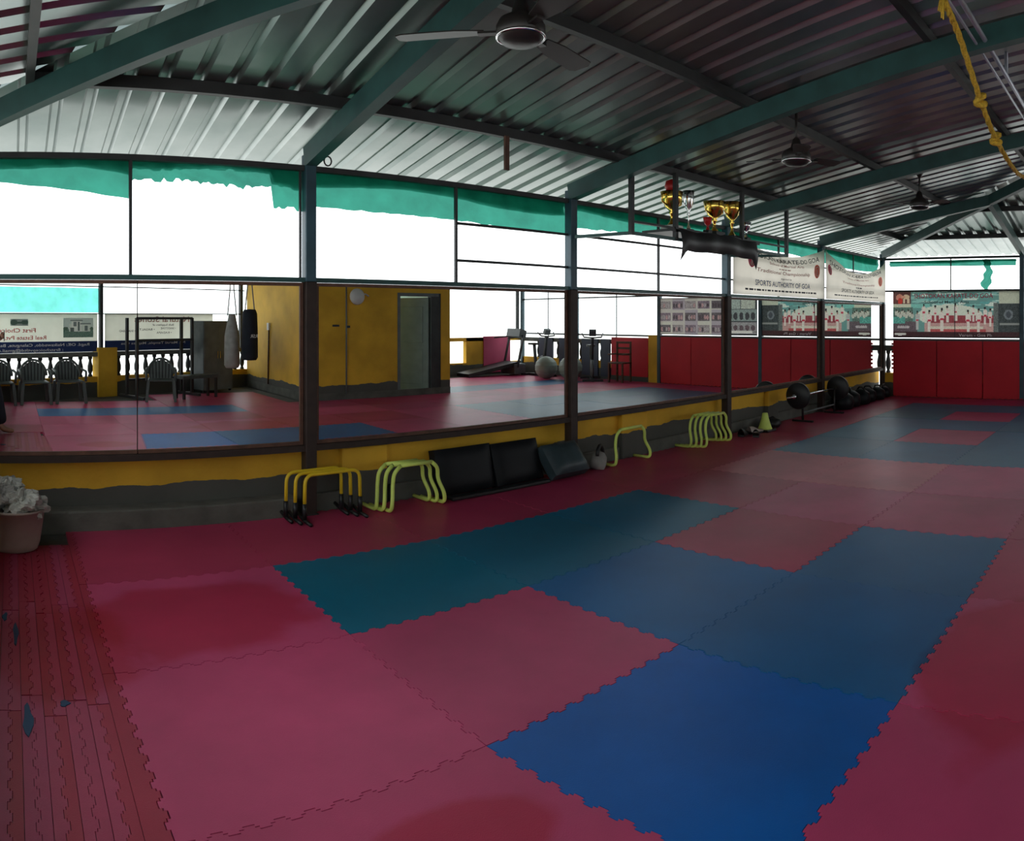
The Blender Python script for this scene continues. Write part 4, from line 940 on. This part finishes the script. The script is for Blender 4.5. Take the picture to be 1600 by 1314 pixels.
def bike(loc, rz, lab):
    t = empty('exercise_bike', loc, rz, label=lab, cat='exercise bike', group='exercise bikes in the gym corner')
    MB().beam((-.45, 0, .03), (.45, 0, .03), .06, .06).build('base_beam', M['black'], t)
    for x in (-.42, .42): MB().beam((x, -.24, .03), (x, .24, .03), .05, .05).build('stabiliser', M['black'], t)
    MB().lathe([(.05, -.03), (.21, -.03), (.23, 0), (.21, .03), (.05, .03)], 22, c=(.18, 0, .3), M=Matrix.Rotation(PI / 2, 3, 'X')).build('flywheel', M['grey'], t)
    MB().beam((-.1, 0, .05), (-.2, 0, .78), .06, .06, (0, 1, 0)).build('seat_post', M['dark'], t); MB().prism([(-.14, -.1), (.02, -.09), (.14, -.03), (.14, .03), (.02, .09), (-.14, .1)], .78, .83, lambda x, y, z: (x - .2, y, z)).build('saddle', M['black'], t)
    MB().beam((.22, 0, .3), (.34, 0, 1.02), .06, .06, (0, 1, 0)).build('handle_post', M['dark'], t); MB().tube([(.3, -.24, 1.1), (.4, -.2, 1.02), (.34, 0, 1.0), (.4, .2, 1.02), (.3, .24, 1.1)], .018, 8).build('handlebar', M['black'], t); MB().obox((.36, 0, 1.12), (.03, 0, .06), (0, .08, 0), (-.04, 0, .02)).build('console', M['grey'], t)
bike((12.15, -3.75, 0), 1.7, 'dark exercise bike between the treadmill and the balls'); bike((12.2, -1.95, 0), 2.3, 'dark exercise bike standing right of the balls, in the mirror')
t = empty('wooden_chair', (12.3, -1.15, 0), math.radians(80), label='red brown wooden chair by the yellow pier, in the mirror', cat='chair')
MB().box(-.2, .2, -.2, .2, .42, .45).build('seat', M['wood'], t)
for sx in (-1, 1): MB().box(sx * .18 - .018, sx * .18 + .018, .16, .196, 0, .42).build('leg', M['wood'], t); MB().box(sx * .18 - .018, sx * .18 + .018, -.196, -.16, 0, .92).build('leg', M['wood'], t); MB().box(sx * .18 - .02, sx * .18 + .02, -.18, .2, .62, .65).build('armrest', M['wood'], t)
for z in (.6, .74, .87): MB().box(-.18, .18, -.19, -.17, z, z + .05).build('back_slat', M['wood'], t)
t = empty('side_bench', (8.9, -4.75, 0), label='small pale bench against the yellow side wall, in the mirror', cat='bench')
MB().box(-.35, .35, -.14, .14, .28, .31).build('bench_top', M['cream'], t)
for sx in (-1, 1): MB().box(sx * .3 - .02, sx * .3 + .02, -.12, .12, 0, .28).build('leg', M['wood'], t)

# ------------------------------------------------------------------ the person taking the picture (only a leg and foot show in the mirror)
def ensure_skin(me):
    if not me.skin_vertices:
        bm = bmesh.new(); bm.from_mesh(me); bm.verts.layers.skin.verify(); bm.to_mesh(me); bm.free()
def skinned(name, pts, edges, rad, mt, parent, root=0, sub=2):
    me = bpy.data.meshes.new(name); me.from_pydata(pts, edges, []); ensure_skin(me)
    sk = me.skin_vertices[0].data
    for i, r in enumerate(rad): sk[i].radius = (r, r) if not isinstance(r, tuple) else r; sk[i].use_root = (i == root)
    o = bpy.data.objects.new(name, me); COL.objects.link(o); o.parent = parent; me.materials.append(mt)
    md = o.modifiers.new('skin', 'SKIN'); md.use_smooth_shade = True
    sb = o.modifiers.new('sub', 'SUBSURF'); sb.levels = sub; sb.render_levels = sub
    return o
ps = empty('person', (-.30, .58, 0), label='person in dark trousers at the left mirror edge, bare foot showing', cat='person')
# body faces +X, one continuous figure
bp_ = [(0, 0, .92), (0, 0, 1.08), (-.01, 0, 1.25), (-.01, 0, 1.40), (.0, 0, 1.50), (.02, 0, 1.58), (.03, 0, 1.68), (.02, 0, 1.76),
       (0, .10, .88), (.11, .13, .48), (.16, .14, .09), (.22, .15, .045), (.34, .16, .03),
       (0, -.10, .88), (.03, -.11, .48), (-.01, -.12, .09), (.05, -.13, .045), (.16, -.14, .03),
       (-.01, .19, 1.40), (.0, .25, 1.12), (.13, .20, 1.18), (.17, .18, 1.21), (-.01, -.19, 1.40), (.0, -.25, 1.12), (.13, -.20, 1.18), (.17, -.18, 1.21)]
be = [(0, 1), (1, 2), (2, 3), (3, 4), (4, 5), (5, 6), (6, 7), (0, 8), (8, 9), (9, 10), (10, 11), (11, 12), (0, 13), (13, 14), (14, 15), (15, 16), (16, 17), (3, 18), (18, 19), (19, 20), (20, 21), (3, 22), (22, 23), (23, 24), (24, 25)]
br = [.12, .115, .13, .13, .055, .075, .095, .06, .085, .06, .042, .042, .025, .085, .06, .042, .042, .025, .06, .042, .034, .03, .06, .042, .034, .03]
skinned('body', bp_, be, br, M['skin'], ps)
skinned('trousers', [(0, 0, .98), (0, 0, .9), (0, .10, .86), (.11, .13, .48), (.17, .14, .10), (0, -.10, .86), (.03, -.11, .48), (0, -.12, .10)], [(0, 1), (1, 2), (2, 3), (3, 4), (1, 5), (5, 6), (6, 7)], [.135, .14, .11, .09, .095, .11, .09, .095], M['cloth_dark'], ps, 1)
skinned('shirt', [(0, 0, .95), (0, 0, 1.08), (-.01, 0, 1.26), (-.01, 0, 1.42), (-.01, .19, 1.41), (0, .235, 1.22), (-.01, -.19, 1.41), (0, -.235, 1.22)], [(0, 1), (1, 2), (2, 3), (3, 4), (4, 5), (3, 6), (6, 7)], [.14, .135, .15, .14, .08, .06, .08, .06], M['cloth_dark'], ps, 2)
MB().lathe([(.001, 1.80), (.06, 1.79), (.10, 1.74), (.108, 1.67), (.10, 1.62), (.06, 1.60)], 18, c=(-.0, 0, 0)).build('hair', M['hair'], ps)
for s in (-1, 1):
    for q in range(4): MB().tube([(.17, s * (.18 - .018 * 0), 1.215 + .018 * q - .02), (.20, s * .165, 1.22 + .018 * q - .02), (.205, s * .14, 1.22 + .018 * q - .02)], .0085, 6).build('finger', M['skin'], ps)
    MB().tube([(.16, s * .17, 1.23), (.17, s * .145, 1.255), (.18, s * .13, 1.265)], .0095, 6).build('thumb', M['skin'], ps)
    MB().lathe([(.001, -.012), (.009, -.006), (.011, 0), (.009, .006), (.001, .012)], 8, c=(.118, s * .035, 1.685)).build('eye', M['txt_white'], ps)
MB().lathe([(.001, .035), (.012, .0), (.016, -.012), (.001, -.018)], 10, c=(.122, 0, 1.66)).build('nose', M['skin'], ps); MB().box(.112, .124, -.022, .022, 1.625, 1.633).build('mouth', M['txt_dred'], ps)
MB().box(.205, .214, -.15, .15, 1.16, 1.30).build('phone', M['black'], bevel=.004, label='black phone held by the person at the left edge', cat='phone').location = (-.30, .58, 0)
